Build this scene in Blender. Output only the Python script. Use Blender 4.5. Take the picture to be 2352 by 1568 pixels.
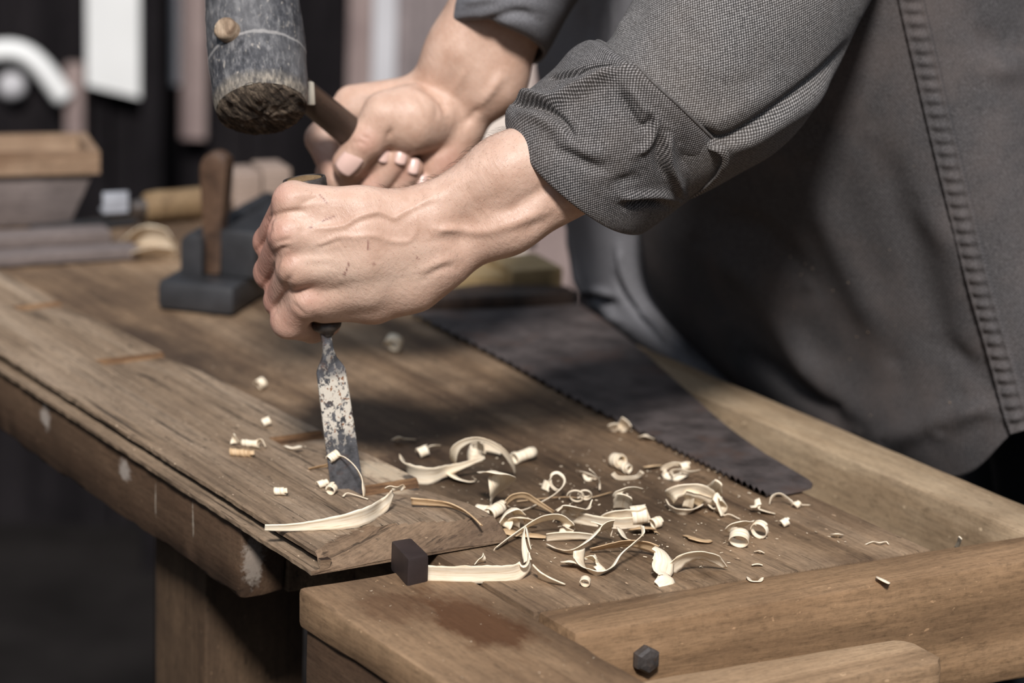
import bpy, bmesh, math, random
import numpy as np
from mathutils import Vector, Matrix, noise as mnoise

for o in list(bpy.data.objects): bpy.data.objects.remove(o, do_unlink=True)
S = bpy.context.scene
C = S.collection
rng = random.Random(7)

# ------------------------------------------------------------------ camera, light, exposure
W, H = 2352, 1568
LENS = 95.0
F = LENS / 36 * W
PITCH, ROLL = math.radians(14.8), math.radians(2.0)
ZB = 0.85                                    # bench top height
CAM = np.array([0.0, 0.0, ZB + 0.50])
FWD = np.array([0, math.cos(PITCH), -math.sin(PITCH)])
_r = np.array([1.0, 0, 0]); _u = np.cross(_r, FWD)
CR = math.cos(ROLL) * _r + math.sin(ROLL) * _u
CU = np.cross(CR, FWD)
cam = bpy.data.cameras.new('camera'); camo = bpy.data.objects.new('camera', cam); C.objects.link(camo)
cam.sensor_width = 36; cam.lens = LENS; cam.clip_start = 0.05; cam.clip_end = 60
camo.matrix_world = Matrix(((CR[0], CU[0], -FWD[0], CAM[0]), (CR[1], CU[1], -FWD[1], CAM[1]),
                            (CR[2], CU[2], -FWD[2], CAM[2]), (0, 0, 0, 1)))
cam.dof.use_dof = True; cam.dof.focus_distance = 1.485; cam.dof.aperture_fstop = 6.0; cam.dof.aperture_blades = 0
S.camera = camo

world = bpy.data.worlds.new('sky'); S.world = world; world.use_nodes = True
wn = world.node_tree.nodes; wl = world.node_tree.links
bg = wn['Background']
tc = wn.new('ShaderNodeTexCoord'); sp = wn.new('ShaderNodeSeparateXYZ'); rp = wn.new('ShaderNodeValToRGB')
wl.new(tc.outputs['Generated'], sp.inputs[0]); wl.new(sp.outputs['Z'], rp.inputs[0]); wl.new(rp.outputs[0], bg.inputs[0])
rp.color_ramp.elements[0].position = 0.0; rp.color_ramp.elements[0].color = (0.10, 0.10, 0.11, 1)
rp.color_ramp.elements[1].position = 0.7; rp.color_ramp.elements[1].color = (0.80, 0.90, 1.06, 1)
bg.inputs[1].default_value = 0.52
sun = bpy.data.lights.new('sun', 'SUN'); suno = bpy.data.objects.new('sun', sun); C.objects.link(suno)
sun.energy = 4.0; sun.angle = math.radians(8); sun.color = (1.0, 0.965, 0.945)
SUN_FROM = Vector((-0.03, -0.82, 0.72))     # where the sun stands: behind the photographer
suno.location = (0, -2, 4); suno.rotation_euler = SUN_FROM.to_track_quat('Z', 'Y').to_euler()
S.view_settings.view_transform = 'Standard'; S.view_settings.look = 'None'
S.view_settings.gamma = 1; S.view_settings.exposure = 0.30; S.view_settings.use_curve_mapping = False

# ------------------------------------------------------------------ geometry helpers
def ray(x, y): return FWD + CR * ((x - W / 2) / F) - CU * ((y - H / 2) / F)
def onz(x, y, h=0.0):
    r = ray(x, y); return CAM + r * ((ZB + h - CAM[2]) / r[2])
def aty(x, y, Y):
    r = ray(x, y); return CAM + r * (Y / r[1])
def proj(P):
    d = np.asarray(P) - CAM; z = d @ FWD
    return W / 2 + F * (d @ CR) / z, H / 2 - F * (d @ CU) / z
BA = math.radians(32.5)
U = np.array([-math.sin(BA), math.cos(BA), 0]); V = np.array([math.cos(BA), math.sin(BA), 0])
O = onz(685, 1348)
def L(u, v, h=0.0): return O + u * U + v * V + np.array([0, 0, h])
def bl(P): d = np.asarray(P) - O; return d @ U, d @ V, d[2]
BM = Matrix.Translation(O) @ Matrix.Rotation(math.radians(90) + BA, 4, 'Z')   # bench frame: x = u, y = -v

def catmull(P, n):
    P = np.asarray(P, float); m = len(P)
    t = np.linspace(0, m - 1, n); i = np.minimum(t.astype(int), m - 2); f = (t - i)[:, None]
    Pe = np.vstack([2 * P[0] - P[1], P, 2 * P[-1] - P[-2]])
    a, b, c, d = Pe[i], Pe[i + 1], Pe[i + 2], Pe[i + 3]
    return 0.5 * (2 * b + (c - a) * f + (2 * a - 5 * b + 4 * c - d) * f ** 2 + (3 * b - a - 3 * c + d) * f ** 3)

WM = {}                                      # world matrix of everything built
def link(name, me, mat=None, parent=None, M=None, smooth=True):
    o = bpy.data.objects.new(name, me); C.objects.link(o)
    if mat:
        me.materials.append(mat)
    if smooth:
        me.polygons.foreach_set('use_smooth', [True] * len(me.polygons))
    W_ = M.copy() if M is not None else Matrix.Identity(4)
    WM[o.name] = W_
    if parent is not None:
        o.parent = parent; o.matrix_parent_inverse = Matrix.Identity(4)
        o.matrix_basis = WM[parent.name].inverted() @ W_
    else: o.matrix_basis = W_
    return o
def from_arrays(name, v, f, mat=None, parent=None, M=None, smooth=True, uv=None, col=None):
    me = bpy.data.meshes.new(name)
    me.from_pydata([tuple(p) for p in v], [], [tuple(int(i) for i in q) for q in f])
    if uv is not None:
        l = me.uv_layers.new(name='UVMap'); li = np.zeros(len(me.loops), int); me.loops.foreach_get('vertex_index', li)
        l.data.foreach_set('uv', np.asarray(uv, float)[li].ravel())
    if col is not None:
        a = me.color_attributes.new('tint', 'FLOAT_COLOR', 'POINT')
        cc = np.ones((len(v), 4)); cc[:, :col.shape[1]] = col; a.data.foreach_set('color', cc.ravel())
    me.update()
    return link(name, me, mat, parent, M, smooth)
def from_bm(name, bm, mat=None, parent=None, M=None, smooth=False, fix=True):
    if fix: bmesh.ops.recalc_face_normals(bm, faces=bm.faces)
    me = bpy.data.meshes.new(name); bm.to_mesh(me); bm.free()
    o = link(name, me, mat, parent, M, smooth)
    if smooth:
        try: me.set_sharp_from_angle(angle=math.radians(40))
        except Exception: pass
    return o
def tag(o, label, cat, group=None, kind=None):
    if label: o['label'] = label
    if cat: o['category'] = cat
    if group: o['group'] = group
    if kind: o['kind'] = kind
    return o
def empty(name, M=Matrix.Identity(4)):
    o = bpy.data.objects.new(name, None); C.objects.link(o); o.matrix_basis = M; WM[o.name] = M.copy(); o.empty_display_size = 0.05
    return o
def frame(p, x, z):
    z = Vector(z).normalized(); x = Vector(x); x = (x - x.dot(z) * z).normalized(); y = z.cross(x)
    p = Vector(p)
    return Matrix(((x.x, y.x, z.x, p.x), (x.y, y.y, z.y, p.y), (x.z, y.z, z.z, p.z), (0, 0, 0, 1)))

def add_prism(bm, poly, z0, z1, top=None):
    """prism over a polygon in the xy plane; top = optional second polygon for z1"""
    a = [bm.verts.new((p[0], p[1], z0)) for p in poly]; b = [bm.verts.new((p[0], p[1], z1)) for p in (top or poly)]
    n = len(poly); bm.faces.new(a[::-1]); bm.faces.new(b)
    for i in range(n): bm.faces.new((a[i], a[(i + 1) % n], b[(i + 1) % n], b[i]))
def add_box(bm, x0, x1, y0, y1, z0, z1):
    add_prism(bm, [(x0, y0), (x1, y0), (x1, y1), (x0, y1)], z0, z1)
def worn(bm, bevel=0.002, cut=0.02, amp=0.0006, seed=0, scale=40.0, edge_amp=0.0):
    """cut a bm into small faces, bevel its edges and roughen it, like old timber"""
    sharp = [e for e in bm.edges if len(e.link_faces) == 2 and e.calc_face_angle(0) > 0.5]
    if bevel: bmesh.ops.bevel(bm, geom=sharp, offset=bevel, segments=2, affect='EDGES', profile=0.6)
    for _ in range(9):
        long = [e for e in bm.edges if e.calc_length() > cut * 1.6]
        if not long: break
        bmesh.ops.subdivide_edges(bm, edges=long, cuts=1, use_grid_fill=True)
    bmesh.ops.triangulate(bm, faces=[f for f in bm.faces if len(f.verts) > 4])
    bm.normal_update()
    off = Vector((seed * 3.1, seed * 1.7, seed * 0.9))
    mv = []
    for v in bm.verts:
        k = mnoise.noise(v.co * scale + off) * amp
        if edge_amp:
            ang = max((f.normal.angle(v.normal, 0) for f in v.link_faces), default=0)
            if ang > 0.2: k -= edge_amp * max(0, mnoise.noise(v.co * scale * 1.5 + off * 2)) ** 1.0
        mv.append(v.normal * k)
    for v, d in zip(bm.verts, mv): v.co += d
def lathe_bm(bm, prof, n=48, M=Matrix.Identity(4), wob=0.0):
    rings = []
    for r, z in prof:
        if r < 1e-6: rings.append([bm.verts.new(M @ Vector((0, 0, z)))]); continue
        rings.append([bm.verts.new(M @ Vector((r * math.cos(2 * math.pi * i / n), r * math.sin(2 * math.pi * i / n), z))) for i in range(n)])
    for a, b in zip(rings, rings[1:]):
        for i in range(n):
            j = (i + 1) % n
            if len(a) == 1 and len(b) == 1: continue
            if len(a) == 1: bm.faces.new((a[0], b[j], b[i]))
            elif len(b) == 1: bm.faces.new((a[i], a[j], b[0]))
            else: bm.faces.new((a[i], a[j], b[j], b[i]))
def tube(pts, rad, n=8, caps=True):
    pts = np.asarray(pts, float); m = len(pts); rad = np.broadcast_to(rad, (m,))
    T = np.gradient(pts, axis=0); T /= np.linalg.norm(T, axis=1)[:, None] + 1e-12
    ref = np.array([0, 0, 1.0]) if abs(T[0] @ [0, 0, 1]) < 0.9 else np.array([1.0, 0, 0])
    vs, fs = [], []
    x = np.cross(ref, T[0]); x /= np.linalg.norm(x)
    for i in range(m):
        x = x - (x @ T[i]) * T[i]; x /= np.linalg.norm(x); y = np.cross(T[i], x)
        for k in range(n):
            a = 2 * math.pi * k / n; vs.append(pts[i] + rad[i] * (math.cos(a) * x + math.sin(a) * y))
    for i in range(m - 1):
        for k in range(n):
            j = (k + 1) % n; fs.append((i * n + k, i * n + j, (i + 1) * n + j, (i + 1) * n + k))
    if caps: fs.append(tuple(range(n))[::-1]); fs.append(tuple(range((m - 1) * n, m * n)))
    return vs, fs

# ------------------------------------------------------------------ implicit surfaces (smoothly joined tapered limbs)
class Field:
    def __init__(s, lo, hi, h):
        s.lo = np.asarray(lo, float); s.h = h; s.n = np.ceil((np.asarray(hi) - s.lo) / h).astype(int) + 1
        s.f = np.full(s.n, 0.03, np.float32)
    def sub(s, lo, hi):
        a = np.maximum(((lo - s.lo) / s.h).astype(int), 0); b = np.minimum(np.ceil((hi - s.lo) / s.h).astype(int) + 1, s.n)
        if np.any(b <= a): return None, None
        g = [s.lo[i] + s.h * np.arange(a[i], b[i]) for i in range(3)]
        return tuple(slice(a[i], b[i]) for i in range(3)), np.meshgrid(*g, indexing='ij')
    def cone(s, a, b, ra, rb, k=0.004):
        a = np.asarray(a, float); b = np.asarray(b, float); pad = max(ra, rb) + k + 0.006
        sl, G = s.sub(np.minimum(a, b) - pad, np.maximum(a, b) + pad)
        if sl is None: return
        ab = b - a; l2 = ab @ ab + 1e-12
        px, py, pz = G[0] - a[0], G[1] - a[1], G[2] - a[2]
        t = np.clip((px * ab[0] + py * ab[1] + pz * ab[2]) / l2, 0, 1)
        d = np.sqrt((px - t * ab[0]) ** 2 + (py - t * ab[1]) ** 2 + (pz - t * ab[2]) ** 2) - (ra + (rb - ra) * t)
        s.join(sl, d, k)
    def chain(s, pts, k=0.004):
        for p, q in zip(pts, pts[1:]): s.cone(p[0], q[0], p[1], q[1], k)
    def join(s, sl, d, k):
        o = s.f[sl]
        hh = np.maximum(k - np.abs(o - d), 0) / k if k > 0 else 0
        s.f[sl] = np.minimum(o, d) - hh * hh * k * 0.25
    def merge(s, o, k):
        hh = np.maximum(k - np.abs(s.f - o.f), 0) / k
        s.f = (np.minimum(s.f, o.f) - hh * hh * k * 0.25).astype(np.float32)
    def blank(s):
        o = Field.__new__(Field); o.lo, o.h, o.n = s.lo, s.h, s.n; o.f = np.full(s.n, 0.03, np.float32); return o
    def mesh(s, blur=0):
        f = s.f
        for _ in range(blur):
            for ax in range(3): f = (np.roll(f, 1, ax) + 2 * f + np.roll(f, -1, ax)) / 4
        f = f.copy(); f[0] = f[-1] = 0.03; f[:, 0] = f[:, -1] = 0.03; f[:, :, 0] = f[:, :, -1] = 0.03
        ins = f < 0
        nc = np.array(f.shape) - 1
        cnt = np.zeros(nc, np.int8)
        cs = [(i, j, k) for i in (0, 1) for j in (0, 1) for k in (0, 1)]
        cv = lambda A, c: A[c[0]:nc[0] + c[0], c[1]:nc[1] + c[1], c[2]:nc[2] + c[2]]
        for c in cs: cnt += cv(ins, c)
        idx = np.argwhere((cnt > 0) & (cnt < 8))
        ids = np.full(nc, -1, np.int64); ids[tuple(idx.T)] = np.arange(len(idx))
        val = {c: f[idx[:, 0] + c[0], idx[:, 1] + c[1], idx[:, 2] + c[2]] for c in cs}
        acc = np.zeros((len(idx), 3)); num = np.zeros(len(idx))
        for c in cs:
            for ax in range(3):
                if c[ax]: continue
                d = list(c); d[ax] = 1; d = tuple(d)
                va, vb = val[c], val[d]; m = (va < 0) != (vb < 0)
                t = np.where(m, va / np.where(m, va - vb, 1), 0)
                p = np.array(c, float)[None, :].repeat(len(idx), 0); p[:, ax] += t
                acc[m] += p[m]; num[m] += 1
        v = s.lo + s.h * (idx + acc / num[:, None])
        faces = []
        for ax in range(3):
            A = np.take(ins, range(f.shape[ax] - 1), ax); B = np.take(ins, range(1, f.shape[ax]), ax)
            e = np.argwhere(A != B)
            b1, b2 = [(1, 2), (2, 0), (0, 1)][ax]
            e = e[(e[:, b1] > 0) & (e[:, b2] > 0) & (e[:, b1] < nc[b1]) & (e[:, b2] < nc[b2])]
            fl = A[tuple(e.T)]
            def cid(d1, d2):
                q = e.copy(); q[:, b1] -= d1; q[:, b2] -= d2; return ids[tuple(q.T)]
            q = np.stack([cid(0, 0), cid(1, 0), cid(1, 1), cid(0, 1)], 1)
            q[~fl] = q[~fl][:, ::-1]
            faces.append(q)
        return v, np.concatenate(faces)
def vnormals(v, f):
    f = np.asarray(f); n = np.zeros_like(v)
    fn = np.cross(v[f[:, 2]] - v[f[:, 0]], v[f[:, 3 if f.shape[1] > 3 else 1]] - v[f[:, 1]]) if f.shape[1] > 3 else np.cross(v[f[:, 1]] - v[f[:, 0]], v[f[:, 2]] - v[f[:, 0]])
    for k in range(f.shape[1]): np.add.at(n, f[:, k], fn)
    return n / (np.linalg.norm(n, axis=1)[:, None] + 1e-12)
def smooth_mesh(v, f, it=2, lam=0.5):
    f = np.asarray(f)
    e = np.concatenate([f[:, [i, (i + 1) % f.shape[1]]] for i in range(f.shape[1])])
    e = np.concatenate([e, e[:, ::-1]])
    deg = np.bincount(e[:, 0], minlength=len(v))[:, None]
    for _ in range(it):
        a = np.zeros_like(v); np.add.at(a, e[:, 0], v[e[:, 1]]); v = v + lam * (a / np.maximum(deg, 1) - v)
    return v
def polydist(px, py, pts):
    """pixel distance to a polyline plus the signed side"""
    best = np.full(px.shape, 1e9); side = np.zeros(px.shape)
    for (x0, y0), (x1, y1) in zip(pts, pts[1:]):
        dx, dy = x1 - x0, y1 - y0; l2 = dx * dx + dy * dy + 1e-9
        t = np.clip(((px - x0) * dx + (py - y0) * dy) / l2, 0, 1)
        d = np.hypot(px - x0 - t * dx, py - y0 - t * dy); m = d < best
        best = np.where(m, d, best); side = np.where(m, np.sign(dx * (py - y0) - dy * (px - x0)), side)
    return best, side
def folds(v, n, items, facing=True, taper=3.0):
    """raise (amp > 0) or press in (amp < 0) the surface along curves; ends taper out"""
    px, py = proj(v)
    w = np.ones(len(v))
    if facing:
        d = CAM - v; d /= np.linalg.norm(d, axis=1)[:, None]
        w = np.clip(((n * d).sum(1) - 0.05) * 4, 0, 1)
    dsp = np.zeros(len(v))
    for it in items:
        pts = catmull(it[0], 4 * len(it[0])) if len(it[0]) > 2 else np.asarray(it[0], float)
        d, sd = polydist(px, py, pts)
        if len(it) > 3 and it[3] == 'step':     # a layer edge: one side stands proud
            dsp += it[2] * 0.5 * (1 + np.tanh(sd * d / 3.0)) * np.exp(-(d / it[1]) ** 2)
        else:
            e0 = np.hypot(px - pts[0][0], py - pts[0][1]); e1 = np.hypot(px - pts[-1][0], py - pts[-1][1])
            dsp += it[2] * np.exp(-(d / it[1]) ** 2) * np.clip(np.minimum(e0, e1) / (taper * it[1] + 1e-6), 0, 1) ** 0.7
    return v + n * (dsp * w)[:, None]

# ------------------------------------------------------------------ materials
class N:
    def __init__(s, name):
        s.m = bpy.data.materials.new(name); s.m.use_nodes = True; s.t = s.m.node_tree; s.n = s.t.nodes; s.b = s.n['Principled BSDF']
    def new(s, t, **kw):
        n = s.n.new('ShaderNode' + t)
        for k, v in kw.items():
            if k in n.inputs.keys(): n.inputs[k].default_value = v
            else: setattr(n, k, v)
        return n
    def l(s, a, b): s.t.links.new(a, b)
    def coords(s, scale=(1, 1, 1), rot=(0, 0, 0), loc=(0, 0, 0), out='Object'):
        t = s.new('TexCoord'); src = t.outputs[out]
        if any(rot):
            r = s.new('Mapping'); r.inputs['Rotation'].default_value = rot; s.l(src, r.inputs[0]); src = r.outputs[0]
        m = s.new('Mapping'); m.inputs['Scale'].default_value = scale; m.inputs['Location'].default_value = loc
        s.l(src, m.inputs[0]); return m.outputs[0]
    def noise(s, co, scale=5, detail=6, rough=0.6, dist=0.0):
        n = s.new('TexNoise'); n.inputs['Scale'].default_value = scale; n.inputs['Detail'].default_value = detail
        n.inputs['Roughness'].default_value = rough; n.inputs['Distortion'].default_value = dist
        s.l(co, n.inputs['Vector']); return n.outputs[0]
    def ramp(s, fac, stops):
        r = s.new('ValToRGB'); e = r.color_ramp.elements
        while len(e) < len(stops): e.new(0.5)
        for x, (p, c) in zip(e, stops):
            x.position = p; x.color = (c if len(c) == 4 else (*c, 1)) if not isinstance(c, (int, float)) else (c, c, c, 1)
        s.l(fac, r.inputs[0]); return r.outputs[0]
    def mix(s, fac, a, b, mode='MIX'):
        m = s.new('MixRGB', blend_type=mode)
        for i, x in ((0, fac), (1, a), (2, b)):
            if isinstance(x, (int, float)): m.inputs[i].default_value = x if i == 0 else (x, x, x, 1)
            elif isinstance(x, tuple): m.inputs[i].default_value = (*x, 1) if len(x) == 3 else x
            else: s.l(x, m.inputs[i])
        return m.outputs[0]
    def math(s, op, a, b=0.0):
        m = s.new('Math', operation=op)
        for i, x in ((0, a), (1, b)):
            if isinstance(x, (int, float)): m.inputs[i].default_value = x
            else: s.l(x, m.inputs[i])
        return m.outputs[0]
    def bump(s, hgt, strength=0.3, dist=0.001, prev=None):
        b = s.new('Bump'); b.inputs['Strength'].default_value = strength; b.inputs['Distance'].default_value = dist
        s.l(hgt, b.inputs['Height'])
        if prev is not None: s.l(prev, b.inputs['Normal'])
        return b.outputs[0]
    def done(s, col, rough=0.6, normal=None, metal=0.0, spec=0.4):
        if isinstance(col, tuple): s.b.inputs['Base Color'].default_value = (*col, 1)
        else: s.l(col, s.b.inputs['Base Color'])
        if isinstance(rough, (int, float)): s.b.inputs['Roughness'].default_value = rough
        else: s.l(rough, s.b.inputs['Roughness'])
        s.b.inputs['Metallic'].default_value = metal; s.b.inputs['Specular IOR Level'].default_value = spec
        if normal is not None: s.l(normal, s.b.inputs['Normal'])
        return s.m

def wood(name, light, mid, dark, g=1.0, rough=0.6, rot=(0, 0, 0), stains_and_shade=(), specks=0.35, lines=0.5, blotch=0.5, spec=0.3, seed=0.0, bump=0.35, crack=0.0):
    """timber with its grain along local x"""
    s = N(name)
    c1 = s.coords((2.2 * g, 26 * g, 26 * g), rot, (seed, seed * 1.3, 0)); c2 = s.coords((9 * g, 260 * g, 260 * g), rot, (seed, 0, 0)); c3 = s.coords((1, 1, 1), rot, (seed * 2, 0, 0))
    a = s.noise(c1, 1.0, 7, 0.62, 0.7); b = s.noise(c2, 1.0, 5, 0.7)
    col = s.ramp(a, [(0.30, dark), (0.48, mid), (0.68, light)])
    fib = s.ramp(b, [(0.30, 0.45), (0.55, 1.0)])
    col = s.mix(lines, col, fib, 'MULTIPLY')
    fine = s.noise(s.coords((110 * min(g, 1.5), 620 * min(g, 1.5), 620 * min(g, 1.5)), rot, (1, seed, 2)), 1.0, 4, 0.7); iso = s.noise(s.coords((1, 1, 1), rot, (seed, 4, 1)), 330, 5, 0.7)
    col = s.mix(0.55, col, s.ramp(s.math('ADD', s.math('MULTIPLY', fine, 0.6), s.math('MULTIPLY', iso, 0.4)), [(0.36, 0.38), (0.50, 0.95), (0.66, 1.25)]), 'MULTIPLY')
    if blotch:
        big = s.noise(c3, 9.0, 5, 0.65, 0.4)
        col = s.mix(s.math('MULTIPLY', s.ramp(big, [(0.42, 0.0), (0.66, 1.0)]), blotch), col, dark)
    if specks:
        v = s.noise(s.coords((60, 160, 160), rot), 1.0, 3, 0.6)
        col = s.mix(s.math('MULTIPLY', s.ramp(v, [(0.64, 0.0), (0.72, 1.0)]), specks), col, tuple(x * 0.25 for x in dark))
        v2 = s.noise(s.coords((170, 300, 300), rot, (3, 1, 0)), 1.0, 2, 0.5)
        col = s.mix(s.math('MULTIPLY', s.ramp(v2, [(0.70, 0.0), (0.76, 1.0)]), specks), col, tuple(min(1, x * 1.9) for x in light))
    if crack:
        ck = s.noise(s.coords((9, 230, 230), rot, (5, 2, 0)), 1.0, 5, 0.65, 0.4)
        ck = s.ramp(ck, [(0.56, 0.0), (0.66, 1.0)])
        col = s.mix(s.math('MULTIPLY', ck, crack), col, tuple(x * 0.2 for x in dark))
    for (cx, cy, cz, rx, ry, rz, colr, amt) in stains_and_shade:
        m = s.new('Mapping', vector_type='TEXTURE'); t = s.new('TexCoord'); s.l(t.outputs['Object'], m.inputs[0])
        m.inputs['Location'].default_value = (cx, cy, cz); m.inputs['Scale'].default_value = (rx, ry, rz)
        ln = s.new('VectorMath', operation='LENGTH'); s.l(m.outputs[0], ln.inputs[0])
        q_ = min(200, max(20, 1.0 / min(rx, ry, rz))); wob = s.noise(s.coords((q_, q_ * 1.8, q_ * 1.8), rot), 1.0, 5, 0.65)
        d = s.math('ADD', ln.outputs['Value'], s.math('MULTIPLY', s.math('SUBTRACT', wob, 0.5), 1.6))
        k = s.ramp(d, [(0.55, 1.0), (1.05, 0.0)])
        col = s.mix(s.math('MULTIPLY', k, amt), col, s.mix(0.55, colr, s.mix(1.0, col, colr, 'MULTIPLY')))
    nb = s.bump(b, bump, 0.0008); nb = s.bump(fine, bump * 0.6, 0.0005, nb); nb = s.bump(a, bump * 0.6, 0.0012, nb)
    return s.done(col, rough, nb, spec=spec)
def metal(name, base, rust=(0.10, 0.06, 0.04), paint=None, scale=120, rough=0.5, metallic=0.6, zpaint=None, amt=0.5):
    s = N(name); co = s.coords()
    a = s.noise(co, scale, 6, 0.65); b = s.noise(s.coords((1, 1, 1), (0, 0, 0), (4, 2, 1)), scale * 0.45, 5, 0.7)
    col = s.ramp(a, [(0.35, tuple(x * 0.5 for x in base)), (0.65, tuple(x * 1.35 for x in base))])
    r = s.ramp(b, [(0.52, 0.0), (0.64, 1.0)])
    col = s.mix(s.math('MULTIPLY', r, amt), col, rust)
    met = metallic
    if paint:
        t = s.new('TexCoord'); sx = s.new('SeparateXYZ'); s.l(t.outputs['Object'], sx.inputs[0])
        w = s.ramp(s.math('MULTIPLY', sx.outputs['Z'], 10.0), [(zpaint[0] * 10 - 0.12, 0.0), (zpaint[0] * 10 + 0.06, 1.0), (zpaint[1] * 10 - 0.03, 1.0), (zpaint[1] * 10 + 0.01, 0.35)])
        p = s.noise(s.coords((1, 1, 0.7), (0, 0, 0), (7, 1, 3)), 330, 5, 0.68)
        k = s.ramp(s.math('ADD', p, s.math('MULTIPLY', w, 0.17)), [(0.595, 0.0), (0.645, 1.0)])
        k = s.math('MULTIPLY', k, w)
        rr = s.ramp(s.noise(s.coords((1, 1, 1), (0, 0, 0), (9, 5, 3)), 420, 3, 0.6), [(0.58, 0.0), (0.66, 1.0)])
        col = s.mix(k, col, s.mix(rr, paint, (0.20, 0.08, 0.03)))
        mm = s.math('MULTIPLY', s.math('SUBTRACT', 1.0, k), metallic); s.l(mm, s.b.inputs['Metallic'])
        m = s.done(col, rough, s.bump(s.math('ADD', a, k), 0.5, 0.0004), metal=metallic); return m
    return s.done(col, rough, s.bump(a, 0.4, 0.0005), metal=metallic)
def plain(name, col, rough=0.7, var=0.25, scale=12, spec=0.3):
    s = N(name); a = s.noise(s.coords(), scale, 5, 0.6)
    return s.done(s.ramp(a, [(0.3, tuple(x * (1 - var) for x in col)), (0.7, tuple(x * (1 + var) for x in col))]), rough, s.bump(a, 0.2, 0.001), spec=spec)
def cloth(name, dark, light, pitch=0.0017, weave=1.0, wear=(0.16, 0.12, 0.09), uvs=True, dirt=0.25, bump=0.5):
    """plain woven canvas: UVs are metres along and across the threads"""
    s = N(name)
    t = s.new('TexCoord'); sx = s.new('SeparateXYZ'); s.l(t.outputs['UV'], sx.inputs[0])
    k = 2 * math.pi / pitch
    wb = s.math('MULTIPLY', s.math('SUBTRACT', s.noise(t.outputs['UV'], 60, 2, 0.5), 0.5), 1.6)
    a = s.math('SINE', s.math('ADD', s.math('MULTIPLY', sx.outputs['X'], k), wb)); b = s.math('SINE', s.math('ADD', s.math('MULTIPLY', sx.outputs['Y'], k * 0.8), wb))
    p = s.math('MULTIPLY', a, b)
    big = s.noise(s.coords(), 14, 5, 0.6)
    fz = s.noise(s.coords((1, 1, 1), (0, 0, 0), (2, 5, 1)), 900, 2, 0.5)
    fac = s.math('ADD', s.math('MULTIPLY', p, 0.5 * weave), s.math('ADD', s.math('MULTIPLY', s.math('SUBTRACT', fz, 0.5), 0.9), 0.45))
    col = s.ramp(fac, [(0.30, dark), (0.62, tuple((x + y) / 2.2 for x, y in zip(dark, light))), (0.95, light)])
    col = s.mix(s.math('MULTIPLY', s.ramp(big, [(0.45, 0.0), (0.75, 1.0)]), dirt), col, wear)
    return s.done(col, 0.95, s.bump(p, bump, 0.0005), spec=0.15)

M_stock = wood('pine_board', (0.37, 0.275, 0.19), (0.245, 0.17, 0.108), (0.085, 0.054, 0.034), g=0.95, rough=0.7, specks=0.85, lines=0.7, blotch=0.25, crack=0.9, bump=0.7,
    stains_and_shade=[(0.122, -0.120, 0.013, .030, .015, .05, (.85, .72, .54), .95), (0.104, -0.129, 0.013, .009, .005, .05, (.05, .045, .045), .8)])
M_stock_end = wood('pine_end_grain', (0.30, 0.205, 0.13), (0.19, 0.122, 0.074), (0.055, 0.034, 0.022), g=1.6, rough=0.8, rot=(0, 0, 1.15), lines=0.7, crack=0.7, seed=3)
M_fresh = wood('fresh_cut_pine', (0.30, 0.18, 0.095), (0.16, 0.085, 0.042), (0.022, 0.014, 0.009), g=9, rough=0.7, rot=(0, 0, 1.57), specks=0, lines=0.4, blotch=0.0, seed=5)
M_bench = wood('old_beech', (0.36, 0.25, 0.158), (0.225, 0.145, 0.084), (0.065, 0.039, 0.024), g=0.8, rough=0.62, specks=0.8, lines=0.6, blotch=0.8, spec=0.3, crack=0.5, bump=0.55,
               stains_and_shade=[(0.22, -0.20, 0, 0.13, 0.06, 0.3, (0.05, 0.03, 0.02), 0.6), (0.14, -0.165, 0, 0.07, 0.045, 0.3, (0.05, 0.03, 0.02), 0.6), (0.06, -0.20, 0, 0.16, 0.09, 0.3, (0.055, 0.034, 0.019), 0.6), (0.44, -0.13, 0, 0.14, 0.05, 0.3, (0.07, 0.045, 0.03), 0.6)])  # dark patches behind the chisel: staining with the hand's shadow painted in
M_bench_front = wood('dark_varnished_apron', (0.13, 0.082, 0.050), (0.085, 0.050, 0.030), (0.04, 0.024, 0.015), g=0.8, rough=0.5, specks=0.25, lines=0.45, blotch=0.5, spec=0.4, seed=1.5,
    stains_and_shade=[(0.3905, -0.0175, -0.012, .009, .02, .009, (.62, .55, .48), .9), (0.265, -0.0175, -0.013, .010, .02, .008, (.62, .55, .48), .9), (0.2185, -0.0175, -0.019, .0010, .02, .013, (.7, .62, .5), .7), (0.1665, -0.0175, -0.0155, .0010, .02, .012, (.7, .62, .5), .7), (0.104, -0.026, -0.022, .004, .008, .017, (.5, .43, .36), .85)])
M_jaw = wood('vise_beech', (0.34, 0.22, 0.125), (0.21, 0.128, 0.07), (0.085, 0.05, 0.028), g=0.8, rough=0.6, specks=0.4, lines=0.45, blotch=0.55, seed=4.2,
             stains_and_shade=[(-0.085, -0.058, 0, 0.055, 0.025, 0.05, (0.13, 0.052, 0.018), 0.85), (-0.05, -0.03, 0, 0.03, 0.022, 0.05, (0.12, 0.05, 0.02), 0.5)])
M_end = wood('end_board_beech', (0.36, 0.225, 0.125), (0.255, 0.155, 0.083), (0.12, 0.07, 0.038), g=0.9, rough=0.55, specks=0.35, lines=0.5, blotch=0.4, rot=(0, 0, math.radians(90)), seed=6.1)
M_rail = wood('rail_beech', (0.48, 0.365, 0.24), (0.345, 0.245, 0.15), (0.14, 0.09, 0.05), g=0.8, rough=0.55, specks=0.4, lines=0.45, blotch=0.5, seed=8)
M_bar = wood('pale_bar', (0.48, 0.33, 0.20), (0.36, 0.235, 0.135), (0.18, 0.11, 0.06), g=1.0, rough=0.6, specks=0.2, lines=0.35, blotch=0.35, rot=(0, 0, math.radians(90)), seed=9)
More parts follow.
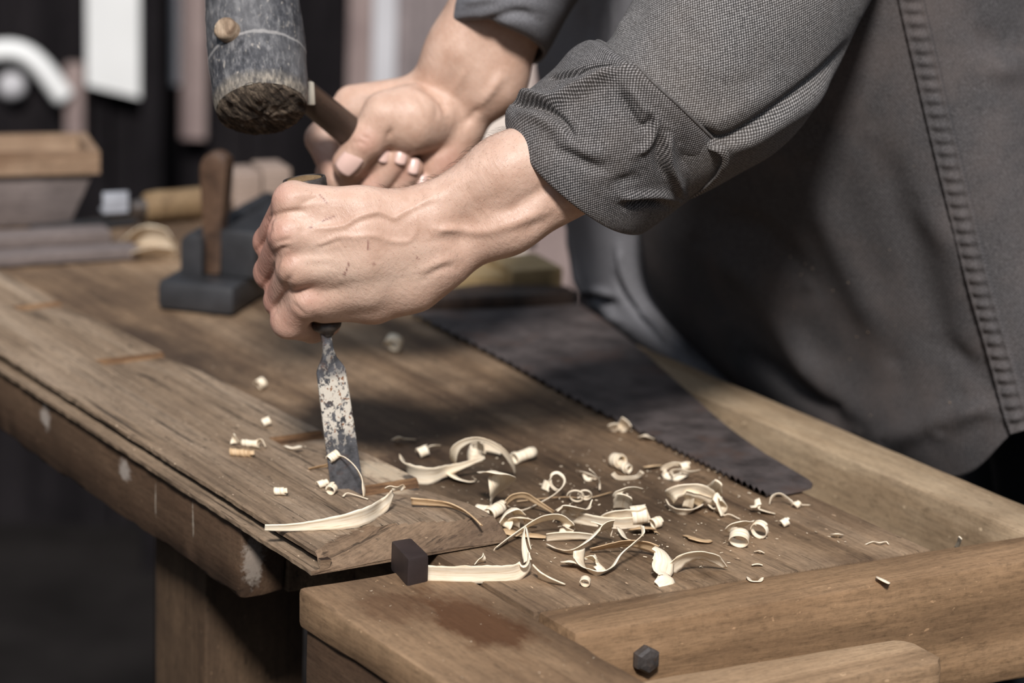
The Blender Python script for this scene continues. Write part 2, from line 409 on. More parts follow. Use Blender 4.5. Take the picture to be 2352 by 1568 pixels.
M_leg = wood('leg_beech', (0.13, 0.082, 0.048), (0.085, 0.052, 0.030), (0.03, 0.019, 0.012), g=0.9, rough=0.65, specks=0.6, lines=0.5, blotch=0.5, rot=(0, math.radians(90), 0), seed=11)
M_dog = plain('dark_oiled_wood', (0.035, 0.024, 0.022), 0.55, 0.3, 30)
M_groove = plain('groove_painted_shade', (0.030, 0.019, 0.013), 0.9, 0.5, 60, 0.1)  # near-black colour paints the shade inside the board's groove
M_dark = plain('dark_void_wood', (0.012, 0.010, 0.009), 0.9)
M_shav = wood('pine_shaving', (0.80, 0.66, 0.46), (0.70, 0.54, 0.35), (0.55, 0.38, 0.22), g=2.5, rough=0.65, specks=0, lines=0.22, blotch=0.12, bump=0.2)
M_shav2 = wood('pine_shaving_tan', (0.68, 0.50, 0.31), (0.55, 0.37, 0.21), (0.34, 0.21, 0.11), g=2.5, rough=0.65, specks=0, lines=0.3, blotch=0.2, bump=0.2)
M_saw = metal('dull_saw_steel', (0.085, 0.070, 0.066), (0.10, 0.062, 0.048), scale=40, rough=0.5, metallic=0.15, amt=0.6)
M_blade = metal('rusty_chisel_steel', (0.105, 0.105, 0.112), (0.11, 0.06, 0.04), paint=(0.56, 0.51, 0.43), zpaint=(0.036, 0.073), scale=160, rough=0.45, metallic=0.4, amt=0.6)
M_iron = metal('dark_iron', (0.075, 0.065, 0.06), (0.12, 0.075, 0.045), scale=150, rough=0.45, metallic=0.35, amt=0.6)
M_handle = wood('worn_handle_wood', (0.42, 0.29, 0.15), (0.27, 0.17, 0.08), (0.10, 0.06, 0.03), g=2.5, rough=0.6, rot=(0, math.radians(90), 0))
M_mhandle = wood('dark_mallet_handle', (0.075, 0.045, 0.030), (0.045, 0.028, 0.020), (0.018, 0.012, 0.010), g=2.0, rough=0.4, rot=(0, math.radians(90), 0), specks=0.25, spec=0.5)
M_tenon = wood('pale_tenon', (0.62, 0.50, 0.38), (0.42, 0.31, 0.21), (0.13, 0.08, 0.05), g=4, rough=0.8, specks=0.5)
M_cream = plain('cream_wedge', (0.72, 0.66, 0.54), 0.6, 0.12, 60)
def m_barrel():
    s = N('blackened_mallet_wood'); co = s.coords()
    a = s.noise(s.coords((260, 260, 120)), 1.0, 8, 0.74, 0.2); b = s.noise(s.coords((420, 420, 190)), 1.0, 4, 0.6); c = s.noise(co, 26, 4, 0.6)
    col = s.ramp(a, [(0.34, (0.014, 0.014, 0.016)), (0.50, (0.055, 0.055, 0.060)), (0.70, (0.23, 0.222, 0.217))])
    col = s.mix(s.math('MULTIPLY', s.ramp(b, [(0.60, 0.0), (0.70, 1.0)]), 0.75), col, (0.46, 0.41, 0.35))
    col = s.mix(s.math('MULTIPLY', s.ramp(c, [(0.42, 0.0), (0.66, 1.0)]), 0.55), col, (0.16, 0.155, 0.155))
    t = s.new('TexCoord'); sx = s.new('SeparateXYZ'); s.l(t.outputs['Object'], sx.inputs[0]); z = sx.outputs['Z']
    w = s.math('MULTIPLY', s.math('SUBTRACT', s.noise(co, 40, 3, 0.6), 0.5), 0.006)
    zz = s.math('ADD', z, w)
    ringm = s.ramp(s.math('MULTIPLY', s.math('ABSOLUTE', s.math('ADD', zz, -0.004)), 100.0), [(0.05, 1.0), (0.13, 0.0)])
    col = s.mix(s.math('MULTIPLY', ringm, 0.6), col, (0.36, 0.34, 0.32))
    rim = s.ramp(s.math('MULTIPLY', zz, 20.0), [(0.56, 0.0), (0.70, 1.0)])
    rimc = s.mix(s.ramp(b, [(0.35, 0.0), (0.6, 1.0)]), (0.08, 0.068, 0.056), (0.32, 0.275, 0.215))
    col = s.mix(s.math('MULTIPLY', rim, s.ramp(a, [(0.3, 0.35), (0.6, 1.0)])), col, rimc)
    nb = s.bump(a, 0.6, 0.0012); nb = s.bump(b, 0.5, 0.0008, nb)
    return s.done(col, 0.6, nb, spec=0.35)
M_barrel = m_barrel()
def m_face():
    s = N('frayed_end_grain'); a = s.noise(s.coords((70, 330, 330)), 1.0, 7, 0.75, 0.5); b = s.noise(s.coords(), 60, 4, 0.6)
    col = s.ramp(a, [(0.36, (0.025, 0.020, 0.017)), (0.50, (0.10, 0.075, 0.055)), (0.66, (0.36, 0.28, 0.20))])
    col = s.mix(s.ramp(b, [(0.5, 0.0), (0.7, 0.6)]), col, (0.02, 0.018, 0.018))
    return s.done(col, 0.9, s.bump(a, 1.0, 0.003), spec=0.2)
M_face = m_face()
def m_skin():
    s = N('skin'); co = s.coords()
    at = s.new('Attribute', attribute_name='tint'); sc = s.new('SeparateColor'); s.l(at.outputs['Color'], sc.inputs[0])
    red, mark, pale = sc.outputs[0], sc.outputs[1], sc.outputs[2]
    a = s.noise(co, 55, 4, 0.6); f = s.noise(co, 700, 3, 0.6)
    col = s.ramp(a, [(0.3, (0.46, 0.285, 0.205)), (0.7, (0.60, 0.41, 0.315))])
    col = s.mix(s.math('MULTIPLY', red, 0.8), col, (0.43, 0.205, 0.155))
    col = s.mix(s.math('MULTIPLY', pale, 0.6), col, (0.74, 0.56, 0.44))
    pores = s.ramp(s.noise(s.coords((1, 1, 1), (0, 0, 0), (3, 3, 3)), 950, 2, 0.5), [(0.64, 0.0), (0.72, 1.0)])
    col = s.mix(s.math('MULTIPLY', pores, 0.45), col, (0.26, 0.12, 0.085))
    col = s.mix(mark, col, (0.13, 0.03, 0.03))
    v = s.new('TexVoronoi', feature='DISTANCE_TO_EDGE'); v.inputs['Scale'].default_value = 1300; s.l(co, v.inputs['Vector'])
    wr = s.noise(s.coords((420, 420, 150), (0.3, 0.5, 0.4)), 1.0, 4, 0.65)
    nb = s.bump(s.ramp(v.outputs[0], [(0.0, 0.0), (0.25, 1.0)]), 0.10, 0.0003); nb = s.bump(wr, 0.5, 0.0009, nb); nb = s.bump(a, 0.2, 0.002, nb)
    s.b.inputs['Subsurface Weight'].default_value = 0.12; s.b.inputs['Subsurface Radius'].default_value = (1.0, 0.35, 0.2); s.b.inputs['Subsurface Scale'].default_value = 0.004
    return s.done(col, s.ramp(f, [(0.3, 0.40), (0.7, 0.55)]), nb, spec=0.42)
M_skin = m_skin()
M_nail = plain('fingernail', (0.66, 0.45, 0.385), 0.32, 0.05, 60, 0.5)
M_sleeve = cloth('grey_canvas', (0.046, 0.043, 0.042), (0.38, 0.36, 0.345), 0.0018, 1.0)
M_cuff = cloth('grey_canvas_inside', (0.036, 0.034, 0.034), (0.33, 0.31, 0.30), 0.0018, 1.0)
M_shirt = cloth('washed_grey_twill', (0.040, 0.037, 0.037), (0.15, 0.14, 0.14), 0.0020, 0.35, dirt=0.55, wear=(0.125, 0.10, 0.09), bump=0.2)
M_shirt2 = cloth('washed_grey_twill_pale', (0.12, 0.118, 0.125), (0.30, 0.295, 0.31), 0.0020, 0.3, wear=(0.12, 0.115, 0.12), bump=0.2)
M_trouser = plain('navy_cotton', (0.022, 0.027, 0.034), 0.9, 0.25, 40)
M_hair = plain('dark_hair', (0.035, 0.02, 0.012), 0.6)
M_boot = plain('brown_leather', (0.05, 0.03, 0.02), 0.5)

# ------------------------------------------------------------------ setting: open-fronted shed
def quad_box(name, mat, x0, x1, y0, y1, z0, z1, **kw):
    bm = bmesh.new(); add_box(bm, x0, x1, y0, y1, z0, z1); return from_bm(name, bm, mat)
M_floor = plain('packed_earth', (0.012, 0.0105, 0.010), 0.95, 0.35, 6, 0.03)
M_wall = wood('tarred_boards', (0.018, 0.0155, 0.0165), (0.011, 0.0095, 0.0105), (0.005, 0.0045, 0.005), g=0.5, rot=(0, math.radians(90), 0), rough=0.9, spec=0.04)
M_wall2 = wood('silvered_boards', (0.29, 0.24, 0.235), (0.20, 0.165, 0.16), (0.09, 0.075, 0.075), g=0.5, rot=(0, math.radians(90), 0), rough=0.8)
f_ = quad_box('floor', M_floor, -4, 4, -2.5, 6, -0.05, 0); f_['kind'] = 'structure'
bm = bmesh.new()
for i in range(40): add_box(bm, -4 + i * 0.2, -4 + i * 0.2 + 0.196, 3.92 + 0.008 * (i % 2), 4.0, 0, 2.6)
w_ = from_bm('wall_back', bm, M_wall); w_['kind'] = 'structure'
w_ = quad_box('light_block_wall_left', M_wall, -4.1, -4.0, 0.6, 4, 0, 2.6); w_['kind'] = 'structure'  # unseen side wall, added to hold back sky light

# ------------------------------------------------------------------ workbench
bench = empty('workbench', BM)
tag(bench, 'worn brown wooden workbench with tool tray and end vise, covered in shavings', 'workbench')
def bpart(name, polys, mat, bevel=0.002, cut=0.03, amp=0.0005, seed=0, edge=0.0, smooth=True, parent=None):
    bm = bmesh.new()
    for poly, z0, z1 in polys: add_prism(bm, [(u, -v) for u, v in poly], z0, z1)
    bmesh.ops.recalc_face_normals(bm, faces=bm.faces)
    worn(bm, bevel, cut, amp, seed, edge_amp=edge)
    return from_bm(name, bm, mat, parent or bench, BM, smooth)
def rect(u0, u1, v0, v1): return [(u0, v0), (u1, v0), (u1, v1), (u0, v1)]
UF = 0.885
eu = lambda v: -0.0836 - 0.0708 * v
bpart('bench_top', [([(0.103, 0.048), (UF, 0.048), (UF, 0.35), (eu(0.35) + 0.0016, 0.35), (eu(0.093) + 0.0016, 0.0930), (0.103, 0.0930)], -0.045, 0.0)], M_bench, 0.0012, 0.03, 0.0006, 1)
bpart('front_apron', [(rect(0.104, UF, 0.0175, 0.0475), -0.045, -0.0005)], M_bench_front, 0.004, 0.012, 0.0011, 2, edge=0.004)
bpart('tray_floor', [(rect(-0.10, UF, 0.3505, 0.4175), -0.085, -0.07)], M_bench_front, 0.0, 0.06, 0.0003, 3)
bpart('back_rail', [(rect(-0.1115, UF, 0.418, 0.457), -0.085, 0.0)], M_rail, 0.0025, 0.02, 0.0005, 4, edge=0.001)
bpart('end_board', [([(eu(0.094), 0.0945), (eu(0.47), 0.47), (eu(0.47) - 0.036, 0.47), (eu(0.094) - 0.036, 0.0945)], -0.072, 0.0005)], M_end, 0.0022, 0.02, 0.0005, 5, edge=0.0012)
jw = bpart('vise_jaw', [(rect(-0.32, -0.0005, 0.0, 0.0905), -0.022, 0.0)], M_jaw, 0.003, 0.016, 0.0008, 6, edge=0.0025)
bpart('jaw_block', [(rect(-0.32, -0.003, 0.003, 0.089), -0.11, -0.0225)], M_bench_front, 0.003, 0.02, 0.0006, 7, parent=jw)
bpart('vise_bar', [([(-0.152, 0.085), (-0.168, 0.272), (-0.173, 0.280), (-0.200, 0.280), (-0.208, 0.272), (-0.192, 0.085)], -0.056, -0.018)], M_bar, 0.006, 0.02, 0.0006, 8, edge=0.001)
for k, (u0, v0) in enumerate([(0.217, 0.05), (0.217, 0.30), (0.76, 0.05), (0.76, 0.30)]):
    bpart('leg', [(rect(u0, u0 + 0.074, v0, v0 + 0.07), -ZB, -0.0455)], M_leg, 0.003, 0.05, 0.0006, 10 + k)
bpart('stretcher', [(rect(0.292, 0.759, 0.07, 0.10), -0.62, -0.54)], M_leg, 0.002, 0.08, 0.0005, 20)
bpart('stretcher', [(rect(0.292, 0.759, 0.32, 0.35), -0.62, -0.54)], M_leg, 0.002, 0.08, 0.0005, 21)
# bolt head let into the end board
bm = bmesh.new(); lathe_bm(bm, [(0, 0.0), (0.0072, 0.0), (0.0076, 0.002), (0.0075, 0.005), (0.0062, 0.0068), (0.003, 0.0074), (0, 0.0074)], 6)
p = L(eu(0.136) - 0.0362, 0.136, -0.019); ndir = -(U * 1.0 + V * 0.0708)
bo = from_bm('bolt', bm, M_iron, bench, frame(p, (0, 0, 1), ndir)); bo['label'] = 'dark iron bolt head'
# square dog standing in the vise jaw
bm = bmesh.new(); add_prism(bm, [(-0.0244, -0.0531), (-0.0236, -0.0667), (0.0065, -0.0732), (0.0062, -0.0600)], -0.002, 0.0152)
bmesh.ops.recalc_face_normals(bm, faces=bm.faces); worn(bm, 0.0018, 0.006, 0.0004, 30)
tag(from_bm('bench_dog', bm, M_dog, None, BM, True), 'dark square bench dog pinning the near end of the pine board', 'bench dog')

# ------------------------------------------------------------------ pine board being chiselled
TS = 0.013
nw = [bl(onz(*p, TS - 0.003)) for p in ((164, 698), (386, 816), (750, 997), (968, 1106))]
nv = [bl(onz(*p, TS - 0.003))[1] for p in ((13, 704), (205, 828), (605, 1008), (795, 1126))]
NU = [w[0] for w in nw]; ND = [0.0035, 0.0042, 0.0055, 0.0062]
def board():
    u0, u1 = 0.010, 0.80
    us = list(np.arange(u0, 0.45, 0.0022)) + list(np.arange(0.45, u1, 0.005)) + [u1]
    for u in NU: us += [u - 0.0004, u + 0.0004]
    us = sorted(us)
    vs, rows = [], []
    for u in us:
        vL = 0.0185 + 0.0002 * math.sin(u * 60); vR = 0.139 - 0.049 * u
        ru = u + (0.0022 * mnoise.noise(Vector((u * 3, 5, 0))) if u > 0.02 else 0)
        prof = [(vL - 0.0052, 0.0012), (vL - 0.0056, 0.0038), (vL + 0.006, 0.0042), (vL + 0.0065, 0.0088), (vL + 0.0002, 0.0092), (vL, 0.0118), (vL + 0.0014, TS)]
        top = []
        nn = 44
        for k in range(nn):
            v = vL + 0.004 + (vR - 0.0015 - vL - 0.004) * k / (nn - 1)
            h = TS + 0.0003 * mnoise.noise(Vector((u * 25, v * 120, 0)))
            for un, va, d in zip(NU, nv, ND):
                s_ = un + 0.03 * (0.12 - v)
                q = (un - u) / 0.055
                if 0 <= q < 1:
                    w = min(1, max(0, (v - va) / 0.006))
                    h -= d * (1 - q) * w
            rec = np.interp(v, [.018, .03, .058, .08, .11, .14], [.002, .013, .030, .026, .016, .012]) + .002 * mnoise.noise(Vector((v * 90, 1, 1)))
            q = (u - u0) / rec
            if q < 1: h = min(h, 0.0030 + (TS - 0.0030) * max(q, 0) ** .8 + 0.0005 * mnoise.noise(Vector((u * 200, v * 300, 7))))
            top.append((v, h))
        prof[5] = (prof[5][0], min(prof[5][1], top[0][1] - .0004)); prof[6] = (prof[6][0], min(prof[6][1], top[0][1]))
        prof += top + [(vR, min(TS - 0.003, top[-1][1] - .0006)), (vR, 0.0012)]
        r = []
        for j, (v, h) in enumerate(prof):
            e = (0.0007 * mnoise.noise(Vector((u * 130, h * 600, j * 3.3)))) if j in (0, 1, 4, 5) else 0
            du = 0
            if u == us[0]: du = 0.0015 * mnoise.noise(Vector((v * 60, h * 200, 3)))
            r.append(len(vs)); vs.append((u + du, -(v + e), h))
        rows.append(r)
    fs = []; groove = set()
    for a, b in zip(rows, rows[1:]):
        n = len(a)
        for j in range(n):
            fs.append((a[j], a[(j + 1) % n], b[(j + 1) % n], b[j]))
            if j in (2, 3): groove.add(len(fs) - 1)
    fs.append(tuple(rows[0])); fs.append(tuple(rows[-1]))
    bm = bmesh.new()
    bv = [bm.verts.new(v) for v in vs]
    gf = []
    for k, f in enumerate(fs):
        try:
            nf = bm.faces.new([bv[i] for i in f])
            if k in groove: gf.append(nf)
        except ValueError: pass
    bmesh.ops.recalc_face_normals(bm, faces=bm.faces); bm.normal_update()
    for f in bm.faces:
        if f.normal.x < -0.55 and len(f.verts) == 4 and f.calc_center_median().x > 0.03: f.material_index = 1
        elif len(f.verts) > 4: f.material_index = 2
        elif f.calc_center_median().x < 0.045 and f.normal.x < -0.2 and f.normal.z > 0: f.material_index = 2
        elif f.calc_center_median().x < 0.0105: f.material_index = 2
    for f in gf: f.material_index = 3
    caps = [f for f in bm.faces if len(f.verts) > 4]
    bmesh.ops.triangulate(bm, faces=caps)
    o = from_bm('pine_board', bm, M_stock, None, BM, False, fix=False)
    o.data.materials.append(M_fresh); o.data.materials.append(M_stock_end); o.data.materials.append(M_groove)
    return tag(o, 'long weathered pine board with four chiselled notches and a grooved edge', 'board')
board()

# ------------------------------------------------------------------ saw lying across the tray
def saw():
    edge = catmull([(940, 712), (1130, 808), (1306, 903), (1519, 1009), (1640, 1070), (1765, 1130)], 46)
    poly = []
    for i in range(len(edge) - 1):
        a, b = edge[i], edge[i + 1]; t = (b - a); nrm = np.array([-t[1], t[0]]) / np.linalg.norm(t)
        poly.append(tuple(a)); poly.append(tuple(a + t * 0.9 + nrm * 9.5 * (0.8 + 0.2 * rng.random()) * (0.6 + 0.4 * i / 70)))
    poly += [(1768, 1131), (1800, 1132), (1842, 1124), (1864, 1117), (1867, 1110), (1858, 1101)]
    poly += [tuple(q) for q in catmull([(1756, 1040), (1670, 978), (1581, 900), (1505, 832), (1455, 787), (1395, 740), (1330, 697)], 24)]
    pts = [bl(onz(x, y, 0.003)) for x, y in poly]
    root = empty('hand_saw', BM)
    tag(root, 'large dark toothed saw blade lying flat across the bench and tray', 'saw')
    bm = bmesh.new()
    lo = [bm.verts.new((q[0], -q[1], 0.0016)) for q in pts]; hi = [bm.verts.new((q[0], -q[1], 0.0030)) for q in pts]
    n = len(pts); bm.faces.new(hi); bm.faces.new(lo[::-1])
    for i in range(n): bm.faces.new((lo[i], lo[(i + 1) % n], hi[(i + 1) % n], hi[i]))
    caps = [f for f in bm.faces if len(f.verts) > 4]; bmesh.ops.triangulate(bm, faces=caps)
    from_bm('blade', bm, M_saw, root, BM)
    h = [bl(onz(x, y, 0.006))[:2] for x, y in ((948, 706), (1322, 690))]
    d = np.array([0.02, 0.006])
    bm = bmesh.new(); a, b = np.array(h[0]), np.array(h[1])
    poly = [a, b, b + d * 1.1, (a + b) / 2 + d * 1.9, a + d]
    add_prism(bm, [(q[0], -q[1]) for q in poly], 0.0005, 0.0130); bmesh.ops.recalc_face_normals(bm, faces=bm.faces); worn(bm, 0.003, 0.02, 0.0004, 41)
    ho = from_bm('handle', bm, M_mhandle, root, BM, True); ho['label'] = 'dark wooden grip'
saw()

# ------------------------------------------------------------------ chisel
CT = onz(800, 1139, TS - 0.0045); CY = CT[1]
CTOP = aty(699, 412, CY + 0.004)
cax = CTOP - CT; CLEN = np.linalg.norm(cax); cax /= CLEN
CM = frame(CT, (1, 0.28, 0), cax)
chisel = empty('wood_chisel', CM)
tag(chisel, 'old chisel with paint-flecked steel blade held upright on the pine board', 'chisel')
sc_ = CLEN / 735.0                            # metres per pixel along the tool
def blade():
    prof = [(0, 37, 0.3), (12, 37, 1.2), (60, 36.5, 6), (150, 35.5, 8), (240, 34, 9), (288, 33, 9.5), (296, 33, 9.5), (308, 28, 9.5), (326, 17, 9.5), (345, 12.5, 9.5), (372, 11.5, 10), (386, 13, 12), (400, 15, 14)]
    vs, fs = [], []
    m = 10
    for z, w, t in prof:
        for (sx, sy) in ((-1, -.7), (-.93, -1), (-.4, -1), (.4, -1), (.93, -1), (1, -.7), (1, .7), (.93, 1), (-.93, 1), (-1, .7)):
            vs.append((sx * w * sc_, sy * t * sc_ * 0.7, z * sc_))
    for i in range(len(prof) - 1):
        for k in range(m): fs.append((i * m + k, i * m + (k + 1) % m, (i + 1) * m + (k + 1) % m, (i + 1) * m + k))
    fs.append(tuple(range(m))[::-1]); fs.append(tuple(range((len(prof) - 1) * m, len(prof) * m)))
    return from_arrays('blade', vs, fs, M_blade, chisel, CM, False)
blade()['label'] = 'rusty blue-grey steel blade with flaking white paint'
bm = bmesh.new(); lathe_bm(bm, [(0, 376), (12, 377), (16, 384), (25, 390), (32, 396), (34, 403), (32, 409), (26, 413), (0, 414)], 28, Matrix.Translation((0.0012, 0, 0)) @ Matrix.Scale(sc_, 4))
from_bm('bolster', bm, M_iron, chisel, CM, True)
bm = bmesh.new(); lathe_bm(bm, [(0, 412), (24, 412), (29, 430), (38, 470), (43, 540), (45, 600), (45, 660), (43, 700), (42.5, 729), (38, 737), (20, 741), (0, 742)], 36, Matrix.Scale(sc_, 4))
from_bm('handle', bm, M_handle, chisel, CM, True)
bm = bmesh.new(); lathe_bm(bm, [(43, 706), (47, 706), (48.5, 714), (48.5, 733), (47, 738), (43, 738), (41.5, 730)], 36, Matrix.Scale(sc_, 4))
from_bm('hoop', bm, M_iron, chisel, CM, True)['label'] = 'dark iron ring around the handle end'

# ------------------------------------------------------------------ mallet
HY = CY + 0.19                                # depth of the hand that swings it
hp = aty(850, 341, HY); pg = aty(510, 60, HY - 0.115)
hd = hp - pg; hd /= np.linalg.norm(hd)
mc = aty(583, 116, HY - 0.0865)
mc = pg + hd * ((mc - pg) @ hd)
ma = np.array([0.17, -1.06, -1.0]); ma -= (ma @ hd) * hd; ma /= np.linalg.norm(ma)
MM = frame(mc, hd, ma)
mallet = empty('mallet', MM)
tag(mallet, 'blackened round-headed wooden mallet raised in the far hand', 'mallet')
R0 = 0.0283
prof = [(0, -0.064), (R0 * .82, -0.064), (R0 * .93, -0.060), (R0 * .98, -0.045), (R0 * 1.03, -0.02), (R0 * 1.035, 0.0), (R0 * 1.02, 0.012), (R0 * 1.0, 0.024), (R0 * 0.98, 0.033), (R0 * 0.94, 0.0384)]
bm = bmesh.new(); lathe_bm(bm, [tuple(q) for q in catmull(prof[1:], 40)], 72)
for v in bm.verts: v.co += v.co.normalized() * (0.0005 * mnoise.noise(v.co * 220) + 0.0005 * mnoise.noise(v.co * 90))
bh = from_bm('head', bm, M_barrel, mallet, MM, True)
bm = bmesh.new(); lathe_bm(bm, [(R0 * .945, 0.0380)] + [(R0 * r, z) for r, z in ((.905, 0.0398), (.8, .0412), (.7, .0425), (.6, .0431), (.5, .0436), (.4, .044), (.3, .0442), (.2, .0444), (.1, .0445))] + [(0, 0.0445)], 72)
for v in bm.verts:
    v.co.z += 0.0016 * mnoise.noise(Vector((v.co.x * 90, v.co.y * 300, 0))) + 0.0011 * mnoise.noise(v.co * 420)
from_bm('striking_face', bm, M_face, bh, MM, True)['label'] = 'frayed brown end grain of the mallet head'
bm = bmesh.new(); lathe_bm(bm, [(0, -0.064), (R0 * .82, -0.064)], 40); from_bm('upper_face', bm, M_face, bh, MM, True)
HMX = frame(mc, ma, hd)
bm = bmesh.new(); lathe_bm(bm, [(0, 0.018), (0.0088, 0.018), (0.0092, 0.06), (0.0098, 0.10), (0.0100, 0.14), (0.0098, 0.19), (0.0085, 0.20), (0, 0.202)], 28)
from_bm('handle', bm, M_mhandle, mallet, HMX, True)['label'] = 'dark polished round handle'
bm = bmesh.new(); lathe_bm(bm, [(0.0066, -0.020), (0.0071, -0.0325), (0.0070, -0.0345), (0.0064, -0.0360), (0.0054, -0.0369), (0.004, -0.0372), (0.002, -0.0370), (0, -0.0368)], 32)
for v in bm.verts: v.co += Vector((mnoise.noise(v.co * 900), mnoise.noise(v.co * 900 + Vector((5, 0, 0))), mnoise.noise(v.co * 900 + Vector((0, 9, 0))))) * 0.00035
from_bm('tenon', bm, M_tenon, mallet, HMX, True)['label'] = 'pale round peg end showing through the head'
wp = aty(705, 212, HY - 0.060)
bm = bmesh.new(); add_prism(bm, [(-0.003, -0.0055), (0.0035, -0.005), (0.0042, 0.0045), (-0.003, 0.006)], -0.007, 0.007, [(-0.003, -0.004), (0.001, -0.004), (0.0015, 0.002), (-0.003, 0.004)])
bmesh.ops.recalc_face_normals(bm, faces=bm.faces); worn(bm, 0.001, 0.004, 0.0003, 50)
from_bm('wedge', bm, M_cream, mallet, frame(wp, hd, (0.1, 0.1, 1)), True)
# ------------------------------------------------------------------ the person
def hand_left():
    D = lambda x, y, d: aty(x, y, CY + 0.004 + d)
    f = Field(np.min([D(560, 380, -.06), D(1480, 820, -.06), D(1480, 180, -.06), D(560, 380, .08), D(1480, 820, .08), D(1480, 180, .08)], 0),
              np.max([D(560, 380, -.06), D(1480, 820, -.06), D(1480, 180, -.06), D(560, 380, .08), D(1480, 820, .08), D(1480, 180, .08)], 0), 0.00095)
    c = lambda a, ra, b, rb, k, g=f: g.cone(D(*a), D(*b), ra, rb, k)
    # forearm: radius, ulna and the flexors behind
    c((988, 487, -.008), .0146, (1158, 394, -.006), .0186, .012); c((1158, 394, -.006), .0186, (1405, 262, .004), .0210, .012)
    c((1012, 588, -.004), .0146, (1163, 505, -.004), .0176, .012); c((1163, 505, -.004), .0176, (1420, 350, .004), .0220, .012)
    c((1000, 540, .006), .0175, (1170, 450, .010), .022, .012); c((1170, 450, .010), .022, (1430, 290, .016), .028, .012)
    # back of the hand
    M = [(674, 464, -.021), (664, 537, -.0265), (680, 612, -.026), (706, 688, -.018)]
    mid = [(830, 484, -.019), (830, 545, -.023), (835, 600, -.022), (845, 655, -.015)]
    w = [(985, 486, -.010), (985, 527, -.013), (988, 570, -.012), (992, 606, -.008)]
    rm = [.0112, .0112, .0105, .0098]
    for i in range(4):
        c(w[i], .0136, mid[i], .0122, .010); c(mid[i], .0122, M[i], rm[i], .009)
    c((745, 703, -.008), .0098, (860, 688, -.003), .0118, .010); c((860, 688, -.003), .0118, (945, 646, -.003), .0155, .010); c((945, 646, -.003), .0155, (1012, 594, -.003), .0150, .012)
    c((760, 560, -.012), .013, (930, 555, -.002), .017, .010)
    c((940, 500, .004), .013, (840, 515, .012), .012, .010)
    # fingers wrapped round the handle, each its own limb
    PIP = [(621, 556, .011), (623, 626, .008), (646, 690, .003), (664, 736, -.005)]
    DIP = [(690, 585, .034), (690, 652, .034), (704, 712, .030), (717, 750, .014)]
    TIP = [(762, 570, .024), (764, 642, .025), (770, 702, .022), (752, 742, .026)]
    rp = [.0094, .0096, .0095, .0100]
    for i in range(4):
        g = f.blank()
        c(M[i], rm[i], PIP[i], rp[i], .004, g)
        g.cone(D(*M[i]) + np.array([0, -.0012, .0]), D(*M[i]), rm[i] * .99, rm[i], .004)      # knuckle
        c(PIP[i], rp[i] * 1.05, DIP[i], rp[i] * .92, .003, g); c(DIP[i], rp[i] * .92, TIP[i], rp[i] * .8, .003, g)
        f.merge(g, .0020)
    g = f.blank()                                    # thumb, closed behind the handle
    c((950, 505, .008), .0125, (850, 515, .024), .0115, .006, g); c((850, 515, .024), .0115, (765, 505, .040), .0102, .004, g); c((765, 505, .040), .0102, (700, 535, .046), .0088, .004, g)
    f.merge(g, .004)
    v, q = f.mesh(1)
    v = smooth_mesh(v, q, 2, .4)
    z = lambda P: [(550 + x / 3.564, 360 + y / 3.564) for x, y in P]
    c2 = lambda P: [(900 + x / 1.96, y / 1.96) for x, y in P]
    it = [  # veins, tendons and creases
        (z([(590, 585), (700, 582), (860, 560), (950, 505), (1050, 470), (1150, 452), (1260, 500), (1310, 475), (1420, 415), (1600, 330)]), 7, .0010),
        (z([(870, 592), (960, 540), (1060, 505), (1160, 500), (1240, 535)]), 8, -.0005),
        (z([(600, 722), (700, 700), (830, 650), (950, 655), (1100, 645), (1250, 690), (1390, 685), (1450, 570), (1425, 430)]), 6.5, .0006),
        (z([(640, 745), (740, 715), (850, 680)]), 5, -.0005),
        (z([(1440, 965), (1560, 905), (1660, 860), (1790, 815)]), 12, .0011),
        (z([(1500, 990), (1620, 925), (1780, 880)]), 10, -.0010),
        (z([(1600, 610), (1700, 590), (1790, 590)]), 8, .0014),
        (z([(1560, 660), (1640, 670), (1780, 660)]), 14, -.0012),
        (z([(1330, 280), (1400, 330), (1440, 420)]), 8, -.0008), (z([(1490, 250), (1560, 330)]), 9, .0010),
        (z([(240, 510), (330, 470), (430, 450), (560, 440)]), 7, -.0016), (z([(270, 720), (350, 690), (450, 670)]), 6, -.0008),
        (z([(290, 800), (350, 760), (430, 745)]), 7, -.0016), (z([(375, 1080), (400, 1010), (440, 960)]), 7, -.0016),
        (z([(265, 500), (225, 660), (120, 790)]), 6, -.0012), (z([(345, 800), (280, 940), (180, 1090)]), 6, -.0012), (z([(420, 1060), (340, 1160), (250, 1300)]), 6, -.0012),
        (z([(420, 320), (560, 300), (640, 310)]), 7, .0007), (z([(480, 400), (600, 345), (680, 320)]), 5, -.0006),
        (z([(420, 560), (560, 560)]), 8, .0006), (z([(470, 830), (640, 840), (800, 830)]), 9, .0006), (z([(560, 1080), (740, 1050), (900, 1000)]), 10, .0006),
        (z([(330, 420), (310, 330), (330, 250)]), 22, .0008), (z([(270, 600), (300, 580)]), 18, .0016), (z([(370, 860), (400, 850)]), 18, .0014), (z([(480, 1130), (520, 1150)]), 20, .0012),
        (z([(420, 1180), (560, 1320)]), 6, -.0008), (z([(560, 1250), (640, 1330)]), 8, -.0008),
        (c2([(430, 965), (540, 940), (640, 880), (760, 800)]), 15, -.0018), (c2([(200, 1045), (300, 1035), (420, 1040), (560, 1000), (700, 940)]), 13, .0015),
        (c2([(130, 880), (210, 880), (300, 820), (380, 780)]), 16, .0010), (c2([(560, 1060), (760, 960)]), 14, -.0010),
    ]
    n = vnormals(v, q); v = folds(v, n, it); v = smooth_mesh(v, q, 1, .3)
    px, py = proj(v); n = vnormals(v, q)
